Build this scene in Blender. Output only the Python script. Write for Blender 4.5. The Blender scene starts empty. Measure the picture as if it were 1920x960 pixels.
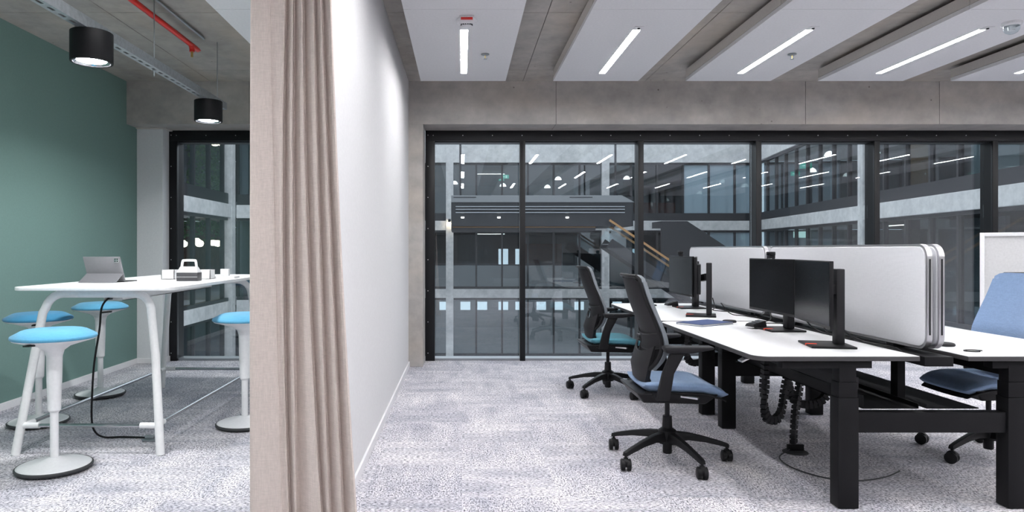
import bpy, bmesh, math, random
from mathutils import Vector, Matrix
R = math.radians
random.seed(7)
scene = bpy.context.scene
col = scene.collection

# ------------------------------------------------------------------ camera
EYE = 1.27
cam_d = bpy.data.cameras.new('camera')
cam_d.sensor_width = 36.0
cam_d.lens = 24.0                       # 1280 px focal length on a 1920 px frame
cam_d.shift_x = (960 - 866) / 1920.0
cam_d.shift_y = -(480 - 468) / 1920.0
cam_d.clip_start = 0.05
cam_d.clip_end = 300
cam = bpy.data.objects.new('camera', cam_d)
cam.location = (0, 0, EYE)
cam.rotation_euler = (R(90), 0, 0)
col.objects.link(cam)
scene.camera = cam

# ------------------------------------------------------------------ world, exposure
world = bpy.data.worlds.new('world')
scene.world = world
world.use_nodes = True
wb = world.node_tree.nodes['Background']
wb.inputs[0].default_value = (0.72, 0.79, 0.87, 1)
wb.inputs[1].default_value = 2.3
scene.view_settings.view_transform = 'Standard'
scene.view_settings.look = 'None'
scene.view_settings.gamma = 1.0
scene.view_settings.exposure = 0.0
scene.view_settings.use_curve_mapping = False
scene.cycles.use_denoising = True
scene.cycles.use_adaptive_sampling = True
scene.cycles.adaptive_threshold = 0.02
scene.cycles.max_bounces = 8
scene.cycles.diffuse_bounces = 4
scene.cycles.glossy_bounces = 4
scene.cycles.transparent_max_bounces = 24
scene.cycles.sample_clamp_indirect = 6.0
scene.cycles.caustics_reflective = False
scene.cycles.caustics_refractive = False
LED = 98.0                              # radiance of the linear ceiling lights
SPOT = 470.0                            # radiance of the cylinder spot lights

# ------------------------------------------------------------------ materials
MATS = {}
def newmat(name):
    m = bpy.data.materials.new(name)
    m.use_nodes = True
    nt = m.node_tree
    b = nt.nodes['Principled BSDF']
    MATS[name] = m
    return m, nt, b
def N(nt, typ, **kw):
    n = nt.nodes.new(typ)
    for k, v in kw.items():
        if k in n.inputs: n.inputs[k].default_value = v
        else: setattr(n, k, v)
    return n
def L(nt, a, b): nt.links.new(a, b)
def ramp(nt, stops, interp='LINEAR'):
    r = nt.nodes.new('ShaderNodeValToRGB')
    r.color_ramp.interpolation = interp
    el = r.color_ramp.elements
    while len(el) < len(stops): el.new(0.5)
    for e, (p, c) in zip(el, stops):
        e.position = p
        e.color = (*c, 1) if len(c) == 3 else c
    return r
def mix(nt, fac, a, b, mode='MIX'):
    m = nt.nodes.new('ShaderNodeMix')
    m.data_type = 'RGBA'; m.blend_type = mode
    for sock, v in ((m.inputs[0], fac), (m.inputs[6], a), (m.inputs[7], b)):
        if hasattr(v, 'is_output'): nt.links.new(v, sock)
        elif isinstance(v, (int, float)): sock.default_value = v
        else: sock.default_value = (*v, 1)
    return m.outputs[2]
def coords(nt, kind='Object', scale=(1, 1, 1)):
    tc = nt.nodes.new('ShaderNodeTexCoord')
    mp = nt.nodes.new('ShaderNodeMapping')
    mp.inputs['Scale'].default_value = scale
    nt.links.new(tc.outputs[kind], mp.inputs[0])
    return mp.outputs[0]
def worldco(nt, scale=(1, 1, 1)):
    g = nt.nodes.new('ShaderNodeNewGeometry')
    mp = nt.nodes.new('ShaderNodeMapping')
    mp.inputs['Scale'].default_value = scale
    nt.links.new(g.outputs['Position'], mp.inputs[0])
    return mp.outputs[0]
def noise(nt, vec, scale, detail=4, rough=.55):
    n = nt.nodes.new('ShaderNodeTexNoise')
    n.inputs['Scale'].default_value = scale
    n.inputs['Detail'].default_value = detail
    n.inputs['Roughness'].default_value = rough
    nt.links.new(vec, n.inputs['Vector'])
    return n.outputs['Fac']
def bump(nt, b, h, strength=.3, dist=.01):
    bm_ = nt.nodes.new('ShaderNodeBump')
    bm_.inputs['Strength'].default_value = strength
    bm_.inputs['Distance'].default_value = dist
    nt.links.new(h, bm_.inputs['Height'])
    nt.links.new(bm_.outputs[0], b.inputs['Normal'])

def plain(name, c, rough=.5, metal=0.0, spec=.5, grain=0.0, gscale=60):
    m, nt, b = newmat(name)
    b.inputs['Roughness'].default_value = rough
    b.inputs['Metallic'].default_value = metal
    b.inputs['Specular IOR Level'].default_value = spec
    f = noise(nt, coords(nt), gscale, 3)
    g = max(grain, .03)
    cr = ramp(nt, [(.3, tuple(x * (1 - g) for x in c)), (.7, tuple(min(1, x * (1 + g)) for x in c))])
    L(nt, f, cr.inputs[0]); L(nt, cr.outputs[0], b.inputs['Base Color'])
    return m
def emit(name, c, s, base=(.8, .8, .8)):
    m, nt, b = newmat(name)
    b.inputs['Base Color'].default_value = (*base, 1)
    b.inputs['Emission Color'].default_value = (*c, 1)
    b.inputs['Emission Strength'].default_value = s
    return m

def concrete(name, dark, light, stain=.5, sx=(1, 1, 1)):
    m, nt, b = newmat(name)
    v = worldco(nt)
    vs = worldco(nt, sx)
    big = noise(nt, vs, .9, 5, .6)
    mid = noise(nt, v, 5, 6, .65)
    c1 = ramp(nt, [(.32, dark), (.68, light)]); L(nt, big, c1.inputs[0])
    c2 = ramp(nt, [(.3, (.72, .72, .72)), (.7, (1.12, 1.1, 1.08))]); L(nt, mid, c2.inputs[0])
    a = mix(nt, .8, c1.outputs[0], c2.outputs[0], 'MULTIPLY')
    warm = noise(nt, vs, 1.7, 3, .5)
    wr = ramp(nt, [(.48, (0, 0, 0)), (.7, (stain, stain, stain))]); L(nt, warm, wr.inputs[0])
    a = mix(nt, wr.outputs[0], a, tuple(x * k for x, k in zip(light, (1.02, .86, .68))))
    # air holes
    vo = nt.nodes.new('ShaderNodeTexVoronoi'); vo.inputs['Scale'].default_value = 7.0
    L(nt, v, vo.inputs['Vector'])
    pr = ramp(nt, [(.03, (.35, .33, .31)), (.085, (1, 1, 1))]); L(nt, vo.outputs['Distance'], pr.inputs[0])
    gate = noise(nt, v, 1.3, 2)
    gr = ramp(nt, [(.5, (0, 0, 0)), (.58, (1, 1, 1))]); L(nt, gate, gr.inputs[0])
    pits = mix(nt, gr.outputs[0], (1, 1, 1), pr.outputs[0])
    a = mix(nt, 1.0, a, pits, 'MULTIPLY')
    L(nt, a, b.inputs['Base Color'])
    b.inputs['Roughness'].default_value = .82
    fine = noise(nt, v, 60, 4, .7)
    bump(nt, b, fine, .25, .004)
    return m

concrete('beam_concrete', (.33, .315, .30), (.54, .52, .50), .22, (.5, .5, 1.4))
concrete('slab_concrete', (.31, .293, .272), (.47, .45, .422), .35, (1.5, .45, 1))
concrete('facade_concrete', (.50, .51, .52), (.68, .69, .69), .05)
plain('white_wall', (.72, .715, .72), .75, spec=.25)
plain('green_wall', (.175, .282, .258), .7, spec=.25)
plain('white_paint', (.84, .84, .85), .45)
plain('column_white', (.74, .75, .765), .6)
plain('raft_white', (.83, .83, .84), .7, spec=.2)
plain('raft_side', (.60, .57, .54), .8, spec=.2)
plain('dark_joint', (.05, .05, .05), .9)
plain('black_frame', (.006, .0065, .008), .4, spec=.3)
plain('black_plastic', (.008, .008, .009), .45, spec=.22)
plain('soft_black', (.015, .015, .017), .55, spec=.25)
plain('shell_grey', (.014, .014, .016), .6, spec=.2, grain=.1, gscale=250)
plain('edge_grey', (.16, .18, .20), .5)
plain('black_steel', (.007, .007, .008), .5, spec=.16, grain=.1, gscale=200)
plain('edge_band', (.045, .043, .044), .5)
plain('desk_white', (.86, .86, .865), .38)
plain('table_white', (.90, .90, .90), .4)
plain('tube_white', (.86, .86, .86), .35)
plain('stool_white', (.84, .84, .85), .4)
plain('rubber_dark', (.045, .047, .05), .6)
plain('chrome', (.50, .51, .53), .14, 1.0)
plain('aluminium', (.74, .74, .75), .32, 1.0)
plain('galvanised', (.50, .52, .54), .48, 1.0, grain=.12, gscale=35)
plain('steel_grey', (.42, .44, .46), .35, 1.0)
plain('red_paint', (.62, .018, .012), .35)
plain('red_tag', (.85, .07, .02), .5)
plain('screen_black', (.004, .004, .005), .2, spec=.13)
plain('tablet_grey', (.20, .20, .215), .45)
plain('dark_box', (.055, .055, .06), .45)
plain('paper', (.85, .85, .83), .7)
plain('notebook_blue', (.022, .048, .15), .55, grain=.12, gscale=400)
plain('brass', (.75, .55, .2), .3, 1.0)
plain('facade_black', (.016, .018, .022), .45)
plain('interior_grey', (.26, .27, .28), .8)
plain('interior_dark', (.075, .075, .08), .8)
plain('interior_floor', (.32, .33, .36), .7)
plain('blind_blue', (.50, .56, .62), .8)
plain('wood_orange', (.45, .24, .09), .5)
plain('red_brown', (.20, .055, .035), .6, grain=.25, gscale=4)
plain('brick_brown', (.17, .10, .075), .8, grain=.3, gscale=8)
plain('sign_green', (.03, .42, .28), .5)
plain('leaf', (.06, .15, .035), .6, grain=.4, gscale=9)
plain('partition_grey', (.60, .60, .60), .7, grain=.05)
plain('rear_grey', (.30, .30, .31), .8)
emit('led', (.985, .982, 1.0), LED)
emit('spot_glow', (.97, .985, 1.0), SPOT)
emit('pendant_glow', (1.0, .96, .90), 5.5)
emit('warm_glow', (1.0, .84, .62), 10.0)
emit('lamp_glow', (1.0, .80, .55), 140.0)
emit('sign_glow', (.72, 1.0, .92), 1.6)
emit('sign_green_glow', (.02, .55, .36), 1.2, (.02, .4, .3))
emit('facade_led', (1.0, .95, .88), 6.0)

def fabric(name, c, scale=900, var=.22, rough=.9, sheen=.2, strength=.35):
    m, nt, b = newmat(name)
    v = coords(nt)
    w1 = N(nt, 'ShaderNodeTexWave', wave_type='BANDS', bands_direction='Z')
    w1.inputs['Scale'].default_value = scale / 6.0; w1.inputs['Distortion'].default_value = 1.5
    w2 = N(nt, 'ShaderNodeTexWave', wave_type='BANDS', bands_direction='X')
    w2.inputs['Scale'].default_value = scale / 6.0; w2.inputs['Distortion'].default_value = 1.5
    L(nt, v, w1.inputs[0]); L(nt, v, w2.inputs[0])
    h = nt.nodes.new('ShaderNodeMath'); h.operation = 'ADD'
    L(nt, w1.outputs['Fac'], h.inputs[0]); L(nt, w2.outputs['Fac'], h.inputs[1])
    n1 = noise(nt, coords(nt, 'Object', (1, 1, .12)), scale * .35, 3, .7)
    n2 = noise(nt, coords(nt, 'Object', (.12, .12, 1)), scale * .35, 3, .7)
    av = nt.nodes.new('ShaderNodeMath'); av.operation = 'ADD'
    L(nt, n1, av.inputs[0]); L(nt, n2, av.inputs[1])
    hv = nt.nodes.new('ShaderNodeMath'); hv.operation = 'MULTIPLY'; hv.inputs[1].default_value = .5
    L(nt, av.outputs[0], hv.inputs[0])
    cr = ramp(nt, [(.34, tuple(x * (1 - var) for x in c)), (.66, tuple(min(1, x * (1 + var)) for x in c))])
    L(nt, hv.outputs[0], cr.inputs[0])
    L(nt, cr.outputs[0], b.inputs['Base Color'])
    b.inputs['Roughness'].default_value = rough
    b.inputs['Specular IOR Level'].default_value = .2
    b.inputs['Sheen Weight'].default_value = sheen
    bump(nt, b, h.outputs[0], strength, .0012)
    return m
fabric('curtain_linen', (.64, .555, .51), 620, .11, .95, .1, .5)
fabric('seat_blue', (.235, .34, .51), 700, .14)
fabric('seat_teal', (.13, .40, .50), 700, .14)
fabric('back_blue', (.20, .29, .45), 700, .14)
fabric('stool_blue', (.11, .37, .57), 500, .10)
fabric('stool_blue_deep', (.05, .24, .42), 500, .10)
fabric('screen_felt', (.84, .845, .875), 600, .04)

def carpet():
    m, nt, b = newmat('carpet')
    v = worldco(nt)
    # half-metre tiles, the yarn turned by a quarter from tile to tile
    ck = N(nt, 'ShaderNodeTexChecker'); ck.inputs['Scale'].default_value = 2.0
    L(nt, v, ck.inputs['Vector'])
    fa = noise(nt, worldco(nt, (1, .45, 1)), 120, 3, .7)
    fb = noise(nt, worldco(nt, (.45, 1, 1)), 120, 3, .7)
    fm = mix(nt, ck.outputs['Fac'], fa, fb)
    sa = noise(nt, worldco(nt, (1, .16, 1)), 7, 4, .7)
    sb = noise(nt, worldco(nt, (.16, 1, 1)), 7, 4, .7)
    sm = mix(nt, ck.outputs['Fac'], sa, sb)
    big = noise(nt, v, 1.6, 4, .6)
    c1 = ramp(nt, [(.36, (.10, .10, .115)), (.475, (.55, .54, .57)), (.58, (.95, .93, .95))]); L(nt, fm, c1.inputs[0])
    c2 = ramp(nt, [(.30, (.66, .675, .72)), (.66, (1.10, 1.08, 1.07))]); L(nt, sm, c2.inputs[0])
    c3 = ramp(nt, [(.35, (.78, .785, .82)), (.65, (1.06, 1.05, 1.04))]); L(nt, big, c3.inputs[0])
    a = mix(nt, 1, c1.outputs[0], c2.outputs[0], 'MULTIPLY')
    a = mix(nt, 1, a, c3.outputs[0], 'MULTIPLY')
    L(nt, a, b.inputs['Base Color'])
    b.inputs['Roughness'].default_value = .95
    b.inputs['Specular IOR Level'].default_value = .1
    bump(nt, b, fm, .5, .006)
carpet()

def glass(name, tint, base=.055, rough=0.0):
    m, nt, b = newmat(name)
    nt.nodes.remove(b)
    out = nt.nodes['Material Output']
    tr = nt.nodes.new('ShaderNodeBsdfTransparent'); tr.inputs[0].default_value = (*tint, 1)
    gl = nt.nodes.new('ShaderNodeBsdfGlossy'); gl.inputs['Roughness'].default_value = rough
    gl.inputs['Color'].default_value = (.93, .97, 1, 1)
    lw = nt.nodes.new('ShaderNodeLayerWeight'); lw.inputs['Blend'].default_value = .5
    pw = N(nt, 'ShaderNodeMath', operation='POWER'); pw.inputs[1].default_value = 5
    L(nt, lw.outputs['Facing'], pw.inputs[0])
    ma = N(nt, 'ShaderNodeMath', operation='MULTIPLY_ADD')
    ma.inputs[1].default_value = 1 - base; ma.inputs[2].default_value = base
    L(nt, pw.outputs[0], ma.inputs[0])
    mx = nt.nodes.new('ShaderNodeMixShader')
    L(nt, ma.outputs[0], mx.inputs[0]); L(nt, tr.outputs[0], mx.inputs[1]); L(nt, gl.outputs[0], mx.inputs[2])
    L(nt, mx.outputs[0], out.inputs['Surface'])
glass('glass', (.94, .96, .965), .08)
glass('glass_facade', (.62, .68, .70), .05)
glass('glass_clear', (.88, .92, .93), .05)

# ------------------------------------------------------------------ mesh helpers
class MB:
    def __init__(s): s.v, s.f = [], []
    def add(s, vs, fs):
        o = len(s.v); s.v += [tuple(p) for p in vs]; s.f += [tuple(i + o for i in f) for f in fs]; return s
    def box(s, x0, x1, y0, y1, z0, z1):
        vs = [(x, y, z) for z in (z0, z1) for y in (y0, y1) for x in (x0, x1)]
        return s.add(vs, [(0, 2, 3, 1), (4, 5, 7, 6), (0, 1, 5, 4), (2, 6, 7, 3), (0, 4, 6, 2), (1, 3, 7, 5)])
    def bar(s, a, b, w, h, up=(0, 0, 1), w2=None, h2=None):
        a, b = Vector(a), Vector(b); d = (b - a).normalized()
        u = Vector(up)
        if abs(d.dot(u)) > .98: u = Vector((1, 0, 0))
        r = d.cross(u).normalized(); u = r.cross(d).normalized()
        w2 = w if w2 is None else w2; h2 = h if h2 is None else h2
        vs = [a + r * i * w / 2 + u * j * h / 2 for i, j in ((-1, -1), (1, -1), (1, 1), (-1, 1))]
        vs += [b + r * i * w2 / 2 + u * j * h2 / 2 for i, j in ((-1, -1), (1, -1), (1, 1), (-1, 1))]
        return s.add(vs, [(3, 2, 1, 0), (4, 5, 6, 7), (0, 1, 5, 4), (1, 2, 6, 5), (2, 3, 7, 6), (3, 0, 4, 7)])
    def tube(s, pts, r, n=10, cap=True):
        pts = [Vector(p) for p in pts]
        rs = r if isinstance(r, (list, tuple)) else [r] * len(pts)
        rings = []; ref = None
        for i, p in enumerate(pts):
            if i == 0: d = pts[1] - p
            elif i == len(pts) - 1: d = p - pts[i - 1]
            else: d = (pts[i + 1] - p).normalized() + (p - pts[i - 1]).normalized()
            d.normalize()
            if ref is None:
                ref = Vector((0, 0, 1)) if abs(d.z) < .9 else Vector((1, 0, 0))
            a = d.cross(ref).normalized(); ref = a.cross(d).normalized()
            rings.append([p + (a * math.cos(t) + ref * math.sin(t)) * rs[i] for t in (2 * math.pi * k / n for k in range(n))])
        vs = [q for ring in rings for q in ring]; fs = []
        for i in range(len(pts) - 1):
            for k in range(n):
                k2 = (k + 1) % n
                fs.append((i * n + k, i * n + k2, (i + 1) * n + k2, (i + 1) * n + k))
        if cap:
            fs.append(tuple(reversed(range(n)))); fs.append(tuple((len(pts) - 1) * n + k for k in range(n)))
        return s.add(vs, fs)
    def lathe(s, prof, n=32, c=(0, 0, 0), cap=True):
        vs = []; fs = []
        m = len(prof)
        for k in range(n):
            t = 2 * math.pi * k / n
            for r, z in prof: vs.append((c[0] + r * math.cos(t), c[1] + r * math.sin(t), c[2] + z))
        for k in range(n):
            k2 = (k + 1) % n
            for i in range(m - 1):
                fs.append((k * m + i, k2 * m + i, k2 * m + i + 1, k * m + i + 1))
        if cap and prof[0][0] > 1e-6: fs.append(tuple(k * m for k in reversed(range(n))))
        if cap and prof[-1][0] > 1e-6: fs.append(tuple(k * m + m - 1 for k in range(n)))
        return s.add(vs, fs)
    def prism(s, poly, axis, a, b):
        """poly: list of 2D points; axis 'x' -> (y,z), 'y' -> (x,z), 'z' -> (x,y); extruded from a to b"""
        def P(q, t):
            return {'x': (t, q[0], q[1]), 'y': (q[0], t, q[1]), 'z': (q[0], q[1], t)}[axis]
        n = len(poly)
        vs = [P(q, a) for q in poly] + [P(q, b) for q in poly]
        fs = [tuple(reversed(range(n))), tuple(range(n, 2 * n))] + [(i, (i + 1) % n, n + (i + 1) % n, n + i) for i in range(n)]
        return s.add(vs, fs)
    def disc(s, c, nrm, r, n=24):
        c, nrm = Vector(c), Vector(nrm).normalized()
        a = nrm.orthogonal().normalized(); b_ = nrm.cross(a)
        vs = [c + (a * math.cos(2 * math.pi * k / n) + b_ * math.sin(2 * math.pi * k / n)) * r for k in range(n)]
        return s.add(vs, [tuple(range(n))])
    def build(s, name, mat, parent=None, loc=None, bevel=0, seg=2, smooth=True, ang=35, subsurf=0):
        me = bpy.data.meshes.new(name)
        bm_ = bmesh.new()
        vs = [bm_.verts.new(p) for p in s.v]
        for f in s.f:
            try: bm_.faces.new([vs[i] for i in f])
            except ValueError: pass
        bmesh.ops.remove_doubles(bm_, verts=bm_.verts, dist=1e-5)
        bmesh.ops.recalc_face_normals(bm_, faces=bm_.faces)
        if bevel:
            es = [e for e in bm_.edges if len(e.link_faces) == 2 and e.calc_face_angle(0) > R(30)]
            bmesh.ops.bevel(bm_, geom=es, offset=bevel, segments=seg, affect='EDGES', profile=.6, clamp_overlap=True)
        bm_.to_mesh(me); bm_.free()
        if smooth:
            me.polygons.foreach_set('use_smooth', [True] * len(me.polygons))
            me.set_sharp_from_angle(angle=R(ang))
        me.materials.append(MATS[mat])
        o = bpy.data.objects.new(name, me)
        col.objects.link(o)
        if loc is not None: o.location = loc
        if parent is not None: o.parent = parent
        if subsurf:
            sm = o.modifiers.new('subdivision', 'SUBSURF'); sm.levels = subsurf; sm.render_levels = subsurf
        return o

def tag(o, label=None, cat=None, group=None, kind=None):
    if label: o['label'] = label
    if cat: o['category'] = cat
    if group: o['group'] = group
    if kind: o['kind'] = kind
    return o
def empty(name, loc=(0, 0, 0), rz=0, label=None, cat=None, group=None, kind=None):
    e = bpy.data.objects.new(name, None)
    e.empty_display_size = .1
    col.objects.link(e); e.location = loc; e.rotation_euler = (0, 0, rz)
    return tag(e, label, cat, group, kind)
def copy_tree(o, parent=None):
    c = o.copy(); col.objects.link(c); c.parent = parent
    for ch in list(o.children): copy_tree(ch, c)
    return c
def inst(src, parent, loc=None, rot=None, scl=None):
    c = src.copy(); col.objects.link(c); c.parent = parent
    if loc is not None: c.location = loc
    if rot is not None: c.rotation_euler = rot
    if scl is not None: c.scale = scl
    return c
def rrect(x0, x1, y0, y1, r, n=6, corners=(1, 1, 1, 1)):
    """rounded rectangle, counter-clockwise from lower left; corners: ll, lr, ur, ul"""
    pts = []
    for (cx, cy, a0, on, px, py) in ((x0 + r, y0 + r, 180, corners[0], x0, y0), (x1 - r, y0 + r, 270, corners[1], x1, y0),
                                     (x1 - r, y1 - r, 0, corners[2], x1, y1), (x0 + r, y1 - r, 90, corners[3], x0, y1)):
        if on: pts += [(cx + r * math.cos(R(a0 + 90 * k / n)), cy + r * math.sin(R(a0 + 90 * k / n))) for k in range(n + 1)]
        else: pts.append((px, py))
    return pts
def bez(pts, n=8):
    """Catmull-Rom through the points"""
    P = [Vector(p) for p in pts]; P = [P[0] * 2 - P[1]] + P + [P[-1] * 2 - P[-2]]
    out = []
    for i in range(1, len(P) - 2):
        for k in range(n):
            t = k / n
            a, b, c, d = P[i - 1], P[i], P[i + 1], P[i + 2]
            out.append(.5 * ((2 * b) + (c - a) * t + (2 * a - 5 * b + 4 * c - d) * t * t + (3 * b - a - 3 * c + d) * t ** 3))
    out.append(P[-2])
    return out

# ------------------------------------------------------------------ dimensions of the place
YW = 7.39          # face of the concrete beam
YF = 7.785         # front of the window frames
YG = 7.93          # glass
ZC = 3.0915        # slab
ZL = 2.628         # lintel
XG = -3.63         # green wall
XP = -.577         # white partition, office side
X1 = 10.5          # right end of the office
Y0 = -6.0          # rear of the office

# ------------------------------------------------------------------ floor
o = MB().box(XG - .2, X1 + .2, Y0 - .2, 8.1, -.2, 0).build('floor', 'carpet', smooth=False)
tag(o, 'light grey flecked carpet floor of the office', kind='structure')

# ------------------------------------------------------------------ ceiling: cast slab with formwork fields
ceil = MB().box(XG - .2, X1 + .2, Y0 - .2, 8.1, ZC + .012, ZC + .3).build('ceiling', 'dark_joint', smooth=False)
tag(ceil, 'bare concrete slab ceiling with formwork joints', kind='structure')
ys = [8.1, 6.93, 5.25, 3.57, 1.89, .21, -1.5, -3.2, Y0]
xs = [XG - .1, -2.72, -1.45, -.60, .66, 1.98, 3.30, 4.60, 5.92, 7.24, 8.6, X1]
for j in range(len(ys) - 1):
    for i in range(len(xs) - 1):
        MB().box(xs[i] + .003, xs[i + 1] - .003, ys[j + 1] + .003, ys[j] - .003, ZC, ZC + .011).build('slab_field', 'slab_concrete', ceil, smooth=False)

# ------------------------------------------------------------------ walls
wb_ = empty('wall_back', (0, YW, 0), label='bare concrete beam and pier of the window wall', kind='structure')
MB().box(XG - .2, X1, .014, .36, ZL + .002, ZC).build('beam_core', 'dark_joint', wb_, smooth=False)
bx = [XG - .2, -2.3, -.60, 1.02, 3.72, 5.17, 6.6, 8.2, X1]
for i in range(len(bx) - 1):
    MB().box(bx[i] + .0025, bx[i + 1] - .0025, 0, .40, ZL, ZC).build('beam_field', 'beam_concrete', wb_, smooth=False)
MB().box(-1.15, -.4197, .0, .40, 0, ZL).build('pier', 'beam_concrete', wb_, bevel=.008, smooth=False)

o = MB().box(XG - .2, XG, Y0, 8.05, 0, ZC).build('wall_left', 'green_wall', smooth=False)
tag(o, 'plain wall painted muted sage green', kind='structure')
o = MB().box(XP - .125, XP, 2.86, YW, 0, ZC).build('wall_middle', 'white_wall', smooth=False)
tag(o, 'white partition wall between booth and office', kind='structure')
o = MB().box(X1, X1 + .2, Y0, 8.05, 0, ZC).build('wall_right', 'white_wall', smooth=False)
tag(o, 'white end wall of the office', kind='structure')
o = MB().box(XG - .2, X1 + .2, Y0 - .2, Y0, 0, ZC).build('wall_rear', 'rear_grey', smooth=False)
tag(o, 'grey rear wall of the office', kind='structure')
o = MB().box(XG + .001, -3.339, 7.62, YF + .2, 0, ZL - .012).build('wall_column', 'column_white', bevel=.004, smooth=False)
tag(o, 'white boxed column beside the green wall', kind='structure')
o = MB().box(XG, -3.30, 7.60, 7.8, ZL - .012, ZL).build('trim_1', 'raft_side', smooth=False)
tag(o, 'thin beige cap above the white column', kind='structure')
for nm, b_, lab in (('baseboard_left', (XG, XG + .014, Y0, 7.62, 0, .06), 'white baseboard along the green wall'),
                    ('baseboard_middle', (XP, XP + .014, 2.86, YW, 0, .06), 'white baseboard along the white partition'),
                    ('baseboard_column', (XG + .014, -3.325, 7.606, 7.7845, 0, .06), 'white baseboard around the white column')):
    tag(MB().box(*b_).build(nm, 'white_paint', bevel=.003, smooth=False), lab, kind='structure')

# ------------------------------------------------------------------ windows
def window(name, label, xa, xb, bars, left_jamb, right_jamb):
    w = empty(name, (0, YF, 0), label=label, kind='structure')
    d = YG - YF
    MB().box(xa, xb, 0, .05, 2.51, ZL).build('head_frame', 'black_frame', w, bevel=.003)
    MB().box(xa, xb, .05, d + .06, 2.50, ZL).build('head_rail', 'black_frame', w)
    MB().box(xa, xb, .03, d + .06, 0, .025).build('sill_rail', 'steel_grey', w)
    if left_jamb:
        MB().box(xa, xa + left_jamb, 0, .05, 0, 2.51).build('jamb', 'black_frame', w, bevel=.003)
        MB().box(xa, xa + left_jamb * .95, .05, d + .06, 0, 2.50).build('jamb_rail', 'black_frame', w)
    for x, wd in bars:
        MB().box(x - wd, x, 0, .03, 0, 2.51).build('mullion', 'black_frame', w, bevel=.004)
        MB().box(x - wd * .85, x - wd * .15, .03, d + .06, 0, 2.50).build('mullion_fin', 'black_frame', w)
    edges = [xa + left_jamb] + [b for b, _ in bars] + [xb]
    for i in range(len(edges) - 1):
        a = edges[i]; b = edges[i + 1] - (bars[i][1] if i < len(bars) else 0)
        MB().box(a - .005, b + .005, d, d + .012, .02, 2.505).build('pane', 'glass', w, smooth=False)
    s = MB()
    x = xa + .09
    while x < xb - .03:
        s.tube([(x, -.004, 2.572), (x, .002, 2.572)], .0055, 8); x += .3375
    for k in range(8):
        if left_jamb: s.tube([(xa + .03, -.004, .09 + k * .355), (xa + .03, .002, .09 + k * .355)], .0055, 8)
    s.build('screw_heads', 'aluminium', w)
    return w
window('window_1', 'black framed full height glazing of the booth', -3.345, -1.15, [(-1.95, .06)], .095, 0)
window('window_2', 'black framed full height glazing of the office', -.4166, X1,
       [(.724, .062), (2.074, .062), (3.418, .062), (4.768, .062), (6.118, .062), (7.468, .062), (8.818, .062)], .108, 0)

# ------------------------------------------------------------------ ceiling rafts with linear lights
ZB, ZT = 2.944, 3.058
RW, RP = .842, 1.315
YR = 6.78
segs = [6.78, 4.757, 2.735, .71, -1.31, -3.33, -5.35]
LROWS = (5.19, 2.53, -.13, -2.79)
raft_labels = {-1: 'white ceiling raft inside the booth beside the curtain',
               0: 'white ceiling raft nearest the white partition, with smoke detector and sprinkler',
               1: 'second white ceiling raft from the white partition, with a light only',
               2: 'third white ceiling raft from the white partition, with light and sprinkler',
               3: 'fourth white ceiling raft from the partition, with a glassy white dome sensor',
               4: 'rightmost white ceiling raft in the top right corner'}
lab_light = {0: 'short straight linear ceiling light pointing at the smoke detector',
             1: 'second linear ceiling light from the white partition',
             2: 'third linear ceiling light, in the raft with a sprinkler on its right',
             3: 'fourth linear ceiling light, longest one in view',
             4: 'linear ceiling light cut off at the right edge'}
for k in range(-1, 8):
    xa = -.408 + RP * k; xb = xa + RW; xc = (xa + xb) / 2
    if xb > X1: break
    lab = raft_labels.get(k, 'white ceiling raft beyond the right edge of the picture')
    raft = empty('ceiling_raft', (xc, YR, ZB), label=lab, cat='ceiling panel', group='white acoustic ceiling rafts')
    for j in range(len(segs) - 1):
        a, b = segs[j + 1] + .002, segs[j] - .002
        pm = MB().box(-RW / 2, -.024, a - YR, b - YR, 0, .03).box(.034, RW / 2, a - YR, b - YR, 0, .03)
        cuts = sorted((max(a, yn_), min(b, yn_ + 1.30)) for yn_ in LROWS[(1 if k == -1 else 0):] if yn_ < b and yn_ + 1.30 > a)
        y_ = a
        for c0, c1 in cuts + [(b, b)]:
            if c0 - y_ > 1e-4: pm.box(-.024, .034, y_ - YR, c0 - YR, 0, .03)
            y_ = c1
        p = pm.build('panel', 'raft_white', raft, smooth=False)
        MB().box(-RW / 2 + .001, RW / 2 - .001, segs[j + 1] - YR + .003, segs[j] - YR - .003, .034, ZT - ZB).build('side_frame', 'raft_side', p, smooth=False)
    for j, yn in enumerate(LROWS):
        if k == -1 and j == 0: continue
        if j == 0: ll = lab_light.get(k, 'linear ceiling light beyond the right edge of the picture')
        else: ll = 'linear ceiling light farther back in the office, mirrored in the glass'
        lt = empty('linear_light', (xc + .005, yn, ZB), label=ll, cat='ceiling light', group='linear ceiling lights')
        MB().box(-.0285, .0285, .001, 1.299, .006, .0295).build('diffuser', 'led', lt, smooth=False)
        MB().box(-.033, .033, -.075, -.004, -.006, -.0005).build('end_plate', 'raft_white', lt, bevel=.001)
        MB().lathe([(0, -.014), (.008, -.013), (.011, -.006)], 12, (0, -.045, 0)).build('sensor', 'soft_black', lt)

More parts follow.
